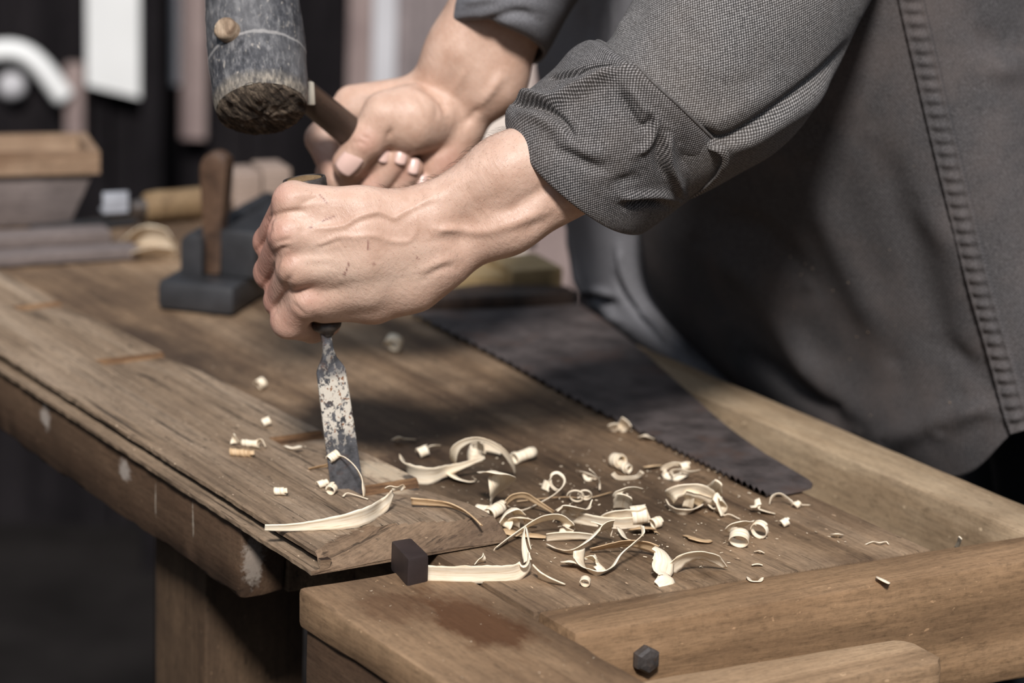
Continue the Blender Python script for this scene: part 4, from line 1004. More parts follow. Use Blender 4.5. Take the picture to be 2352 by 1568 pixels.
# ------------------------------------------------------------------ shavings
def m_shaving(name, a, b, c):
    s = N(name); n1 = s.noise(s.coords((40, 900, 1), out='UV'), 1.0, 5, 0.6, 0.2); n2 = s.noise(s.coords(), 90, 3, 0.6)
    col = s.ramp(n1, [(0.30, c), (0.46, b), (0.66, a)])
    col = s.mix(s.math('MULTIPLY', s.ramp(n2, [(0.5, 0.0), (0.75, 1.0)]), 0.35), col, c)
    s.b.inputs['Subsurface Weight'].default_value = 0.0
    return s.done(col, 0.62, s.bump(n1, 0.35, 0.0003), spec=0.3)
MS = [m_shaving('pale_shaving', (0.84, 0.75, 0.60), (0.78, 0.66, 0.49), (0.58, 0.43, 0.28)), m_shaving('tan_shaving', (0.62, 0.46, 0.29), (0.50, 0.34, 0.19), (0.30, 0.18, 0.09))]
GRP = 'wood shavings scattered on the bench'
def g7(x, y): return 880 + x / 2.347, 900 + y / 2.347
sn = [0]
def ribbon_mesh(P, side, width, mat, name, label, thick=0.00045, n=None, jag=0.12, cup=0.10):
    sn[0] += 1
    P = np.asarray(P); n = n or max(16, 5 * len(P)); P = catmull(P, n); Sd = catmull(side, n); w = catmull(np.asarray(width, float)[:, None] if np.ndim(width) else np.full((2, 1), width), n)[:, 0]
    T = np.gradient(P, axis=0); T /= np.linalg.norm(T, axis=1)[:, None] + 1e-12
    Sd = Sd - (Sd * T).sum(1)[:, None] * T; Sd /= np.linalg.norm(Sd, axis=1)[:, None] + 1e-12
    Nn = np.cross(T, Sd); m = 7
    arc = np.concatenate([[0], np.cumsum(np.linalg.norm(np.diff(P, axis=0), axis=1))])
    vs, uv = [], []
    for i in range(n):
        for j in range(m):
            t = (j / (m - 1)) * 2 - 1
            e = 1 + jag * mnoise.noise(Vector((arc[i] * 260, np.sign(t) * 7.3 * (abs(t) > .9), sn[0] * 5.1)))
            vs.append(P[i] + Sd[i] * t * w[i] * 0.5 * e + Nn[i] * (cup * w[i] * (t * t - .4) + 0.00012 * mnoise.noise(Vector((arc[i] * 300, t * 3, sn[0])))))
            uv.append((arc[i], t * w[i] * 0.5 + sn[0]))
    fs = [(i * m + j, i * m + j + 1, (i + 1) * m + j + 1, (i + 1) * m + j) for i in range(n - 1) for j in range(m - 1)]
    c = np.mean(vs, 0); c[2] = min(v[2] for v in vs)
    o = from_arrays(name, np.array(vs) - c, fs, mat, None, Matrix.Translation(c), True, uv)
    md = o.modifiers.new('thick', 'SOLIDIFY'); md.thickness = thick; md.offset = 0
    return tag(o, label, 'wood shaving', GRP)
def rib(label, pts, width, a0=0, a1=None, crop=True, mat=0, base=0.0, name='wood_shaving', jag=0.12, thick=0.00045):
    """pts: image point + height in mm; a0..a1: lean of the ribbon, 0 = standing on edge, 90 = lying flat"""
    a1 = a0 if a1 is None else a1
    P = np.array([onz(*(g7(x, y) if crop else (x, y)), base + h / 1000) for x, y, h in pts])
    T = np.gradient(P, axis=0); T /= np.linalg.norm(T, axis=1)[:, None]
    up = np.array([0, 0, 1.0]); sd = []
    for i, t in enumerate(T):
        a = math.radians(a0 + (a1 - a0) * i / (len(T) - 1)); hz = np.cross(t, up); hz /= np.linalg.norm(hz) + 1e-9
        u2 = up - (up @ t) * t
        if np.linalg.norm(u2) < 0.35: u2 = -FWD - (-FWD @ t) * t
        sd.append(math.cos(a) * u2 / np.linalg.norm(u2) + math.sin(a) * hz)
    w = np.asarray(width, float) * 1.22 / 1000 if np.ndim(width) else width * 1.22 / 1000
    return ribbon_mesh(P, sd, w, MS[mat], name, label, thick=thick, jag=jag)
def curl(label, c, r0, r1, turns, width, az=0, el=0, drift=0.0, crop=True, mat=0, base=0.0, ph=0.0, w1=None, h=None):
    """coil: radii, width and drift in mm; az/el turn its axis (az 0 = axis across the picture, el lifts it)"""
    x, y = g7(*c) if crop else c
    hh = (h if h is not None else max(r0, r1) * math.cos(math.radians(el)) + width * .5 * abs(math.sin(math.radians(el)))) / 1000
    C0 = onz(x, y, base + hh); a, e = math.radians(az), math.radians(el)
    ax = np.array([math.cos(a) * math.cos(e), math.sin(a) * math.cos(e), math.sin(e)])
    x1 = np.array([-math.sin(a), math.cos(a), 0]); y1 = np.cross(ax, x1)
    n = int(14 * turns) + 4; t = np.linspace(0, 1, n); th = ph + 2 * math.pi * turns * t; r = (r0 + (r1 - r0) * t) / 1000
    P = C0 + (np.cos(th) * r)[:, None] * x1 + (np.sin(th) * r)[:, None] * y1 + ((t - .5) * drift / 1000)[:, None] * ax
    sd = np.repeat(ax[None], n, 0); w = np.linspace(width, w1 or width, n) / 1000
    return ribbon_mesh(P, sd, w, MS[mat], 'wood_shaving', label, n=n * 2, jag=0.05, cup=0.02)

SB = TS + 0.0002
# on the board
rib('long curved shaving lying across the near end of the pine board', [(608, 1211, 3), (660, 1211, 2.6), (720, 1206, 3), (790, 1197, 4.4), (840, 1184, 5), (872, 1166, 4), (890, 1150, 6.5), (902, 1130, 9)], [3.0, 3.6, 5.0, 7.6, 8.4, 8, 6, 3], 15, -10, False, base=SB, thick=0.0008)
rib('thin hooked shaving curling over the front of the chisel blade', [(772, 1046, 20), (792, 1050, 21), (815, 1070, 18), (830, 1096, 12), (836, 1122, 6), (836, 1140, 1.5)], [1.6, 1.6, 2, 3.2, 3.0, 1.6], 60, 20, False, base=SB)
curl('short cream roll caught on the left edge of the chisel blade', (765, 1048), 2.0, 2.6, 1.6, 5.5, 35, 25, 2, False, base=SB, h=20)
rib('tiny bent shaving at the foot of the chisel', [(787, 1140, 1), (797, 1132, 2.5), (815, 1136, 1.5), (846, 1146, .6)], 1.4, 70, None, False, base=SB)
curl('small cream curl hard against the left corner of the chisel edge', (762, 1122), 2.4, 3.0, 1.3, 4.5, 70, 10, 1, False, base=SB)
curl('second small curl left of the chisel foot, beside the cream curl', (742, 1110), 2.2, 1.4, 1.8, 4, 20, 15, 4, False, base=SB)
rib('thin dark twisted splinter left of the chisel blade', [(708, 1076, 1), (730, 1072, 2), (750, 1068, 3), (768, 1060, 5)], 2.2, 60, 20, False, base=SB, mat=1)
curl('single stubby roll alone on the board, left of the long curved shaving', (645, 1128), 2.2, 1.5, 1.6, 6, -10, 5, 3, False, base=SB)
curl('upper roll of the shaving cluster left of the third notch', (576, 1018), 1.6, 1.9, 1.8, 9, -25, 5, 4, False, base=SB)
curl('lower tan roll of the shaving cluster left of the third notch', (556, 1040), 2.0, 1.5, 2.6, 9, -10, 0, 8, False, base=SB, mat=1)
rib('upright torn shaving at the left end of the notch cluster', [(541, 1018, 1), (541, 1008, 4), (538, 997, 8)], [5, 4, 1.5], 80, 40, False, base=SB)
rib('thin arched shaving at the right of the notch cluster', [(585, 1022, 1), (592, 1012, 4), (602, 1010, 5), (610, 1026, 1)], 2.6, 60, 50, False, base=SB)
curl('little curl on the board beyond the third notch', (612, 968), 2.0, 2.4, 1.2, 5, 20, 20, 1, False, base=SB)
rib('flat torn flake in front of the third notch', [(658, 1024, .5), (672, 1028, 1.2), (690, 1024, .6)], 3.2, 75, 90, False, base=SB)
rib('bent tan strip at the right end of the pine board', [(945, 1150, 2.5), (985, 1153, 3), (1030, 1158, 3), (1066, 1172, 3), (1090, 1190, 2), (1106, 1206, .8)], [4, 4, 3.6, 3, 2.2, 1.4], 20, 60, False, mat=1, base=SB, thick=0.0008)
rib('crumpled crumb of shaving at the tip of the long curved shaving', [(888, 1122, 7), (898, 1118, 8.5), (908, 1122, 7.5), (920, 1118, 7), (926, 1124, 5)], 3, 60, 20, False, base=SB, jag=.5)
# beside the dog
rib('broad flat white strip lying against the square bench dog', [(983, 1316, 4.5), (1040, 1318, 4.4), (1110, 1318, 4.4), (1170, 1316, 4.6), (1200, 1305, 6), (1212, 1290, 10), (1214, 1268, 15)], [8.6, 8.8, 9.2, 9, 8, 6, 4], 12, 8, False, base=0.0)
rib('twisted tail rising from the end of the broad white strip', [(1212, 1288, 9), (1205, 1262, 13), (1202, 1232, 19), (1208, 1210, 24), (1216, 1246, 18), (1220, 1262, 15)], [4, 3, 2, 1.6, 2.6, 1.5], 60, 20, False)
rib('cone-shaped cream shaving right of the broad white strip', [(1232, 1310, 5), (1248, 1322, 4), (1270, 1332, 3), (1298, 1342, 1)], [9, 8, 5, 1.6], 30, 60, False, thick=.0008)
rib('stub of torn shaving behind the broad white strip', [(1098, 1292, 1), (1108, 1282, 4), (1110, 1270, 7)], [7, 4, 1.5], 80, 40, False)
# main heap (positions from the middle of the picture)
rib('wide cream scoop-shaped shaving just right of the fourth notch', [(112, 372, 9), (125, 420, 7), (185, 446, 6), (265, 448, 6), (340, 424, 7), (420, 398, 9), (548, 352, 14)], [10, 12, 12, 10, 7, 4, 1.5], 25, 10)
rib('tall thin hoop of shaving standing above the scoop-shaped one', [(398, 408, 2), (378, 360, 12), (398, 296, 22), (480, 256, 28), (560, 264, 28), (640, 312, 22), (690, 376, 12), (712, 442, 1)], [5, 5, 4, 3.4, 2.6, 2.6, 2.6, 1], 45, 20)
rib('short broad shaving tucked under the tall hoop', [(338, 412, 5), (368, 440, 3), (410, 470, 1.6), (460, 484, 1), (492, 480, 1)], [10, 11, 10, 6, 2], 55, 70)
rib('curled ribbon on edge behind the tall hoop', [(536, 340, 4), (480, 348, 4), (462, 318, 5), (500, 296, 6), (560, 288, 6), (636, 312, 5)], [7, 8, 8, 8, 7, 5], 12)
rib('upright spike of shaving inside the curled ribbon behind the hoop', [(527, 330, 6), (526, 300, 10), (524, 268, 17)], [5, 4, 3], 90, 60)
curl('tight cream roll right of the tall hoop', (762, 340), 3.4, 2.6, 2.2, 14, 38, 8, 3)
curl('tiny open coil between the tall hoop and the tight roll', (706, 346), 2.4, 1.6, 1.6, 3, 60, 20, 2)
rib('tall folded ribbon standing in front of the hoop', [(548, 432, 20), (572, 440, 22), (602, 430, 25), (632, 448, 23), (642, 490, 17), (620, 545, 8), (585, 590, 1.5)], [8, 9, 12, 13, 14, 14, 13], 80, 55)
rib('hair-thin spiral loop beyond the heap', [(640, 600, 1), (740, 640, 1), (860, 590, 2), (940, 540, 7), (978, 480, 13), (946, 436, 18), (908, 446, 17), (902, 494, 11), (940, 530, 7), (975, 500, 8)], 1.5, 40)
rib('square pale chip beside the hair-thin spiral loop', [(868, 526, .8), (884, 478, 6)], 5.0, 90, jag=.2)
rib('long tan ribbon arching over the left of the heap', [(640, 640, 3), (660, 600, 7), (700, 564, 11), (760, 556, 12), (820, 586, 8), (920, 648, 2)], [5, 5, 4.5, 4, 3.4, 2.2], 40, 30, mat=1)
rib('long thin sliver lying behind the heap', [(720, 590, 1), (850, 575, 1), (980, 566, 1.5), (1100, 572, 1), (1230, 540, 2)], 1.3, 60, mat=1)
curl('small roll at the far left corner of the heap', (548, 640), 3.2, 2.4, 2.0, 8, -35, 6, 4)
curl('ribbed roll second from the left in the heap', (608, 636), 3.6, 3.2, 2.4, 9, 50, 12, 5)
rib('broad bent shaving at the left front of the heap', [(648, 728, 1.5), (640, 690, 6), (668, 646, 11), (712, 628, 13), (740, 660, 9)], [10, 10, 10, 10, 8], 85, 65)
rib('small hollow hoop in front of the broad bent shaving', [(706, 722, 1), (706, 690, 6), (740, 676, 8), (790, 694, 6), (796, 720, 1)], 6, 70)
rib('big scroll-headed ribbon reaching to the end of the board', [(602, 846, 1), (660, 800, 3), (730, 750, 6), (800, 704, 9), (870, 676, 12), (940, 668, 13), (996, 700, 9), (998, 748, 4), (950, 752, 3)], [4, 5, 5.5, 6, 7, 8, 8, 7, 5], 35, 65)
rib('crumpled wide shaving lying on top of the heap', [(930, 640, 10), (970, 620, 12), (1010, 624, 12), (1060, 646, 9), (1100, 630, 9), (1128, 580, 14)], [9, 11, 11, 9, 7, 3], 70, 40)
rib('straight pale ribbon running right under the crumpled shaving', [(960, 652, 5), (1050, 676, 4), (1150, 700, 3), (1280, 712, 3), (1400, 700, 3)], [7, 8, 8, 8, 8], 25, 15)
rib('flat ribbon at the right of the heap, ends rolled', [(1196, 688, 4), (1240, 664, 8), (1310, 660, 8), (1380, 668, 7), (1430, 650, 9)], [6, 7, 8, 10, 10], 40, 20)
curl('open pale hoop standing in the right of the heap', (1378, 660), 5.0, 5.4, 1.15, 9, 8, 8, 1, h=7)
rib('upright cream ribbon behind the right of the heap', [(1286, 628, 4), (1292, 590, 10), (1304, 556, 16)], [8, 9, 7], 85, 70)
rib('thin arched shaving above the upright cream ribbon', [(1262, 610, 4), (1252, 566, 12), (1290, 530, 17), (1340, 518, 17), (1396, 526, 14)], [3.5, 3.5, 3.5, 3, 2], 30, 50)
rib('large U-shaped shaving at the front of the heap', [(1062, 850, 10), (1064, 910, 4), (1100, 962, 1.5), (1160, 984, 1), (1226, 950, 2), (1276, 880, 8), (1340, 824, 12), (1396, 770, 15), (1398, 720, 20)], [8, 9, 9, 8, 7, 6, 5, 4, 2], 50, 35)
rib('wavy shaving crossing behind the U-shaped one', [(890, 822, 2), (950, 850, 2), (1020, 856, 3), (1090, 810, 7), (1150, 756, 11), (1200, 716, 15), (1244, 704, 16)], [3, 4.5, 6, 8, 10, 10, 7], 60, 45)
rib('torn cream scrap on top of the wavy shaving', [(1136, 700, 13), (1170, 716, 12), (1220, 740, 9), (1230, 780, 5)], [7, 8, 7, 3], 70, 50, jag=.3)
rib('curled scrap inside the U-shaped shaving', [(1110, 900, 4), (1140, 886, 7), (1158, 920, 3), (1180, 950, 1.5), (1150, 962, 1)], 5, 60)
curl('tiny ring in front of the U-shaped shaving', (1090, 1020), 2.8, 2.0, 1.5, 3.5, 80, 15, 1)
rib('pale chip left of the U-shaped shaving', [(980, 920, 2), (1010, 912, 4), (1048, 930, 1)], [5, 9, 6], 60, 80)
rib('low arched shaving across the front of the heap', [(1120, 846, 3), (1220, 826, 6), (1320, 812, 8), (1420, 826, 7), (1480, 850, 5)], [5, 6, 7, 7, 6], 60, 30, mat=1)
rib('thick twisted shaving at the front right of the heap', [(1462, 836, 14), (1500, 862, 12), (1516, 916, 8), (1504, 966, 5), (1530, 1000, 3), (1478, 1040, .8)], [8, 10, 11, 10, 9, 4], 75, 50)
rib('broad arching shaving tail at the front right, ending in fibres', [(1546, 962, 2), (1590, 916, 7), (1650, 884, 11), (1720, 876, 12), (1790, 900, 8), (1848, 948, 1.5)], [9, 9, 9, 9, 7, 2], 35, 60, jag=.3)
rib('thin stem of shaving sweeping up at the heap centre', [(1280, 740, 3), (1310, 790, 1.5), (1360, 810, 2)], [5, 5, 2], 50)
curl('little upright ring right of the heap', (1472, 704), 3.2, 2.6, 1.5, 5, 35, 10, 2)
rib('crumpled tan scrap below the little upright ring', [(1340, 740, 1), (1390, 730, 4), (1450, 736, 2), (1480, 760, 1)], [5, 8, 8, 3], 80, 60, mat=1, jag=.4)
rib('dark tan flake under the heap', [(650, 740, 1), (720, 760, 1), (820, 770, 1.5), (880, 780, 1)], [8, 9, 9, 5], 85, 80, mat=1)
rib('straight stick of shaving along the middle of the heap', [(880, 782, 3), (960, 774, 4), (1060, 774, 4), (1130, 780, 3)], [6, 6, 5, 4], 30, mat=0)
for k, (x, y, r, t) in enumerate([(1040, 560, 5.5, 1.7), (1090, 552, 4.4, 2.2)]):
    curl(['left one of two hair-thin coils behind the heap', 'right one of two hair-thin coils behind the heap'][k], (x, y), r, r * .45, t, 1.0, 85, 25, 2, mat=0)
# right of the heap
rib('large hollow nest-shaped shaving, outer rim, right of the heap', [(1530, 590, 5), (1556, 630, 2), (1600, 650, 1.5), (1650, 648, 1.5), (1710, 606, 3), (1700, 570, 8)], [5, 7, 7.5, 7, 6, 4], 30, 50)
rib('upper arc of the nest-shaped shaving', [(1548, 574, 8), (1560, 545, 13), (1630, 524, 16), (1710, 534, 15), (1790, 580, 7)], [6, 7, 8, 8, 6], 35, 25)
rib('crossing strip inside the nest-shaped shaving', [(1640, 622, 2), (1652, 580, 8), (1646, 536, 14), (1690, 566, 10), (1740, 590, 6)], [5, 5, 6, 8, 8], 70, 40)
rib('pointed cone of shaving rising from the nest', [(1768, 556, 6), (1788, 526, 12), (1810, 484, 20)], [10, 8, 4], 70, 50, thick=.0008)
rib('bow-shaped shaving right of the nest', [(1758, 596, 4), (1772, 626, 1.5), (1806, 640, 1.5), (1836, 604, 6), (1812, 562, 12), (1804, 594, 8), (1836, 668, 1)], [6, 7, 6, 5, 5, 6, 6], 40, 60)
rib('thin splinter at the foot of the bow-shaped shaving', [(1836, 668, 1), (1870, 662, 2), (1924, 686, .8)], 2.0, 50)
rib('thin oval loop of shaving near the saw teeth', [(1640, 432, 5), (1580, 462, 1.5), (1526, 448, 2), (1512, 414, 6), (1560, 388, 10), (1612, 392, 9), (1646, 404, 8)], [3, 3.6, 3.4, 3, 2.6, 2.6, 3], 30)
curl('small coil on the top of the oval loop near the saw', (1626, 400), 2.6, 2.0, 1.4, 5, 20, 10, 2, h=9)
rib('forked tail of the oval loop near the saw', [(1560, 470, 2), (1552, 430, 8), (1600, 420, 8), (1650, 432, 6), (1706, 424, 5)], 2.2, 40)
curl('shell-shaped cone of shaving beyond the nest', (1268, 372), 4.6, 3.2, 1.8, 7, -60, 10, 4)
curl('narrow end of the shell-shaped cone beyond the nest', (1300, 404), 3.0, 1.8, 1.8, 9, -60, 2, 6)
rib('shallow crescent shaving in front of the shell-shaped cone', [(1238, 438, 4), (1262, 460, 1.5), (1310, 464, 1.2), (1370, 456, 1.5), (1396, 430, 6)], 2.4, 20, 40)
rib('flat tan flake between the shell cone and the oval loop', [(1408, 404, 1), (1440, 398, 2.5), (1496, 394, 1)], [3.5, 5.5, 3], 75, mat=1, jag=.35)
rib('V-shaped white scrap beside the saw teeth', [(1236, 172, 7), (1252, 200, 2), (1276, 208, 1.2), (1296, 186, 4), (1316, 158, 10)], [5, 6, 5, 7, 7], 65, 40)
rib('pale scrap touching the saw teeth', [(1398, 244, 1.2), (1414, 232, 4), (1444, 250, 1)], 5, 75, jag=.3)
rib('wispy knotted shaving beyond the thin coils', [(1062, 432, 3), (1100, 440, 5), (1146, 460, 2), (1100, 470, 1), (1086, 440, 4)], 2.2, 45)
rib('thin whisker standing right of the wispy knotted shaving', [(1168, 528, 2), (1166, 480, 8), (1140, 440, 15), (1112, 416, 19)], .9, 45)
rib('hooked shaving below the tip of the saw', [(2034, 588, 8), (2008, 596, 7), (2010, 624, 3.5), (2050, 640, 2), (2114, 656, 1)], [4, 5, 6, 6, 2], 50, 70)
rib('spidery thin shaving right below the saw tip', [(2082, 604, 1), (2098, 562, 6), (2140, 548, 8), (2190, 580, 4), (2226, 606, 2), (2300, 612, .6)], 1.5, 45)
curl('tangled end of the spidery shaving below the saw tip', (2232, 606), 2.2, 1.2, 1.8, 2.4, 30, 30, 3)
curl('lying ring of the pair of rings at the right', (1920, 786), 5.6, 5.0, 1.6, 5, 80, 32, 2)
rib('arched strip joining the pair of rings at the right', [(1872, 760, 4), (1880, 724, 9), (1920, 704, 11), (1962, 708, 9), (1990, 696, 9)], [5, 6.5, 7, 6, 3], 55)
curl('upright ring of the pair of rings at the right', (2030, 742), 4.8, 5.0, 1.4, 3.2, 62, 12, 2)
curl('small open curl on bare bench right of the pair of rings', (2168, 702), 2.4, 1.6, 1.4, 4, 20, 25, 2)
rib('flat ragged flake left of the pair of rings', [(1632, 772, 1), (1680, 788, 2), (1730, 800, 1.5), (1764, 798, 1)], [4, 6, 6, 3], 75, 85, mat=1, jag=.4)
rib('pale fleck left of the end board joint', [(1986, 932, .8), (2014, 926, 1.5), (2042, 932, .8)], 2.6, 70)
rib('thin crescent on the joint of the end board', [(1966, 998, 1), (1990, 1020, .8), (2024, 1020, .8), (2044, 1000, 2)], [1.5, 4, 4, 1.5], 60, 70)
rib('small white chip behind the pale fleck', [(2008, 860, .8), (2030, 856, 2), (2050, 866, .8)], 2.4, 70)
rib('split stick with a torn head beyond the heap at left', [(60, 260, 2), (84, 246, 4), (110, 252, 3), (176, 256, 1.5)], [6, 6, 2, 1.4], 60)
curl('small cup-shaped curl behind the scoop-shaped shaving', (216, 320), 3.2, 2.8, 1.2, 6, 20, 20, 2)
rib('thin tail beside the small cup-shaped curl', [(236, 330, 1), (244, 300, 5), (270, 290, 6), (304, 292, 4)], 2.0, 50)
curl('blurred pale curl alone on the bench behind the chisel', (905, 786), 6.0, 5.0, 1.1, 7, 70, 30, 3, False)
curl('blurred scrap at the edge of the dark stain and painted shadow behind the chisel', (600, 880), 3.5, 3, 1.2, 5, 40, 20, 2, False)
rib('white chip lying on the top edge of the end board', [(2020, 1327, .6), (2032, 1333, 1.6), (2044, 1339, .6)], [4, 7, 5], 60, 70, False, base=.001)
rib('cream splinter on end in the tool tray corner', [(2196, 1258, 1), (2202, 1246, 6), (2206, 1234, 11)], 2.0, 45, None, False, base=-.012)
rib('small pale chip on the bench near the tray edge', [(1916, 1230, .8), (1922, 1226, 3), (1928, 1230, 1)], 4, 60, None, False)
rib('wavy thread of shaving near the tray edge', [(1988, 1250, .6), (2004, 1244, 1), (2020, 1246, 2), (2034, 1244, 1.5), (2042, 1250, .6)], 1.3, 60, None, False)
# crumbs too small to count
def crumbs():
    R = np.random.RandomState(11); vs, fs = [], []
    def add(P, s):
        x_, y_ = proj(P)
        if x_ > 900 and y_ < 712 + (x_ - 940) * 0.5036 + 12: return
        b = len(vs); a = R.randn(3) * s; c = R.randn(3) * s * .4; a[2] = abs(a[2]) * .3; c[2] *= .3
        d = np.array([0, 0, s * .25])
        for q in (P, P + a, P + a + c, P + c): vs.append(q); 
        for q in (P, P + a, P + a + c, P + c): vs.append(q + d)
        for f in ((0, 1, 2, 3), (7, 6, 5, 4), (0, 4, 5, 1), (1, 5, 6, 2), (2, 6, 7, 3), (3, 7, 4, 0)): fs.append(tuple(b + i for i in f))
    for k in range(520):
        x = R.normal(1450, 260); y = R.normal(1170, 90)
        if not (960 < x < 2150 and 1000 < y < 1330): continue
        P = onz(x, y, .0009); u, v, _ = bl(P)
        if v < 0.142 or v > .345 or u < -.08: continue
        add(P, R.uniform(.0003, .0011))
    for k in range(150):
        u, v = R.uniform(-.05, .5), R.uniform(.15, .34); add(L(u, v, .0009), R.uniform(.0002, .0006))
    for k in range(90):
        u, v = R.uniform(.02, .4), R.uniform(.03, .12); add(L(u, v, TS + .0003), R.uniform(.0002, .0006))
    for k in range(40):
        u, v = R.uniform(-.2, -.01), R.uniform(.01, .085); add(L(u, v, .0008), R.uniform(.0002, .0006))
    o = from_arrays('wood_crumbs', vs, fs, MS[0], None, None, False)
    tag(o, 'fine pale wood dust and crumbs around the shavings', 'wood dust', kind='stuff')
crumbs()

# ------------------------------------------------------------------ tools and offcuts at the far end of the bench
M_plane = plain('dark_plane_body', (0.025, 0.025, 0.027), 0.45, 0.35, 40, 0.5)
M_wedge = wood('plane_wedge', (0.13, 0.075, 0.045), (0.075, 0.042, 0.026), (0.03, 0.018, 0.012), g=1.2, rot=(0, math.radians(90), 0), rough=0.35, spec=.6)
M_steel = plain('worn_steel', (0.32, 0.33, 0.36), 0.35, 0.2, 50, 0.6)
M_pink = wood('pale_offcut', (0.38, 0.295, 0.245), (0.30, 0.225, 0.18), (0.19, 0.135, 0.105), g=0.8)
M_yel = wood('yellow_offcut', (0.50, 0.37, 0.20), (0.38, 0.265, 0.13), (0.21, 0.135, 0.06), g=0.8)
M_lath = wood('grey_lath', (0.24, 0.20, 0.185), (0.16, 0.13, 0.12), (0.06, 0.05, 0.047), g=0.8)
def at_local(p0, p1, z=0):
    a, b = onz(*p0, z), onz(*p1, z); d = b - a; return frame(a, d, (0, 0, 1)), np.linalg.norm(d)
def solid(name, mat, M, polys, parent=None, bevel=.002, cut=.02, amp=.0004, seed=0):
    bm = bmesh.new()
    for poly, a, b in polys: add_prism(bm, poly, a, b)
    bmesh.ops.recalc_face_normals(bm, faces=bm.faces); worn(bm, bevel, cut, amp, seed)
    return from_bm(name, bm, mat, parent, M, True)
RB = lambda x0, x1, y0, y1: [(x0, y0), (x1, y0), (x1, y1), (x0, y1)]
PM, pw = at_local((360, 713), (536, 731))
PM = Matrix.Translation((0, 0, .0012)) @ PM
plane = empty('wooden_plane', PM)
tag(plane, 'dark wooden hand plane with upright brown wedge, standing behind the fist', 'plane')
solid('sole', M_plane, PM, [(RB(0, pw, 0, .20), 0, .022)], plane, .005, .012, .0004, 61)
bm = bmesh.new()
arch = [(.010, .022), (.010, .045)] + [(.010 + .0085 - .0085 * math.cos(t), .045 + .0095 * math.sin(t)) for t in np.linspace(0.2, math.pi - .2, 8)] + [(.027, .045), (.027, .022)]
PX = PM @ Matrix(((1, 0, 0, 0), (0, 0, 1, 0), (0, 1, 0, 0), (0, 0, 0, 1)))
add_prism(bm, arch, .022, .19); bmesh.ops.recalc_face_normals(bm, faces=bm.faces); worn(bm, .001, .015, .0003, 62)
from_bm('cheek', bm, M_plane, plane, PX, True)
solid('cheek', M_plane, PM, [(RB(.038, pw + .006, .03, .20), .022, .058)], plane, .003, .015, .0004, 63)
solid('bed', M_plane, PM, [(RB(.027, .038, .06, .19), .022, .048)], plane, .001, .02, .0003, 64)
bm = bmesh.new(); wd = [(.0245, .022), (.0235, .05), (.0215, .085), (.0205, .100)] + [(.0325 - .0120 * math.cos(t), .102 + .0135 * math.sin(t)) for t in np.linspace(.25, math.pi - .45, 9)] + [(.0425, .095), (.040, .07), (.0385, .022)]
add_prism(bm, wd, .030, .048); bmesh.ops.recalc_face_normals(bm, faces=bm.faces); worn(bm, .004, .010, .0003, 65)
from_bm('wedge', bm, M_wedge, plane, PX, True)['label'] = 'upright brown rounded wedge'
solid('blade', M_steel, PM, [(RB(.0265, .037, .050, .054), .03, .062)], plane, .0005, .02, 0, 66)
def block(label, p0, p1, depth, h, mat, cat='offcut', name='wood_block', seed=0, skew=0.0, M=None, z=0.0012, top=None):
    Mx, wd = at_local(p0, p1); Mx = Matrix.Translation((0, 0, z)) @ Mx
    o = solid(name, mat, Mx, [([(0, 0), (wd, 0), (wd + skew, depth), (skew, depth)], 0, h)], None, .002, .02, .0006, seed)
    return tag(o, label, cat)
block('pale pink offcut standing on end behind the plane, left of the raised hand', (536, 508), (600, 505), .04, .040, M_pink, seed=71)
block('second pale offcut beside the standing one, half hidden by the fist', (604, 504), (668, 501), .04, .043, M_pink, seed=72)
block('small brown offcut lying between the plane wedge and the pale offcuts', (498, 512), (534, 510), .03, .018, M_wedge, seed=73)
block('light yellow offcut under the wrist, left of the pair beyond the saw', (990, 672), (1168, 672), .07, .013, M_yel, seed=74)
block('light yellow offcut right of the pair beyond the saw, against the post', (1176, 680), (1292, 672), .055, .019, M_yel, seed=75)
block('long pale offcut stacked on the two yellow ones', (1004, 640), (1230, 630), .035, .014, M_pink, seed=76, z=.0212)
block('longer grey lath lying flat at the far left of the bench', (-70, 622), (322, 598), .026, .009, M_lath, 'lath', 'lath', 77)
block('shorter grey lath lying behind the longer one', (-70, 580), (256, 562), .024, .011, M_lath, 'lath', 'lath', 78)
M_rasp = wood('rasp_handle', (0.34, 0.24, 0.14), (0.22, 0.145, 0.075), (0.10, 0.06, 0.03), g=0.8)
# rasp with a round wooden handle
RM, _ = at_local((330, 515), (430, 506)); RM = Matrix.Translation((0, 0, .0145)) @ RM
rasp = empty('wood_rasp', RM); tag(rasp, 'thick round tan-handled tool lying left of the plane wedge', 'rasp')
RX = RM @ Matrix.Rotation(math.radians(90), 4, 'Y')
bm = bmesh.new(); lathe_bm(bm, [(0, .0), (.009, .0), (.0125, .003), (.0135, .012), (.0130, .028), (.0135, .050), (.0125, .075), (.009, .082), (0, .083)], 28); from_bm('handle', bm, M_rasp, rasp, RX, True)
bm = bmesh.new(); lathe_bm(bm, [(0, -.012), (.006, -.012), (.0085, .002), (0, .002)], 20); from_bm('ferrule', bm, M_iron, rasp, RX, True)
bm = bmesh.new(); add_prism(bm, [(-.03, -.007), (-.008, -.004), (-.008, .004), (-.03, .007)], -.013, -.008); add_box(bm, -.10, -.03, -.008, .008, -.013, -.008); bmesh.ops.recalc_face_normals(bm, faces=bm.faces)
from_bm('blade', bm, M_plane, rasp, RM)
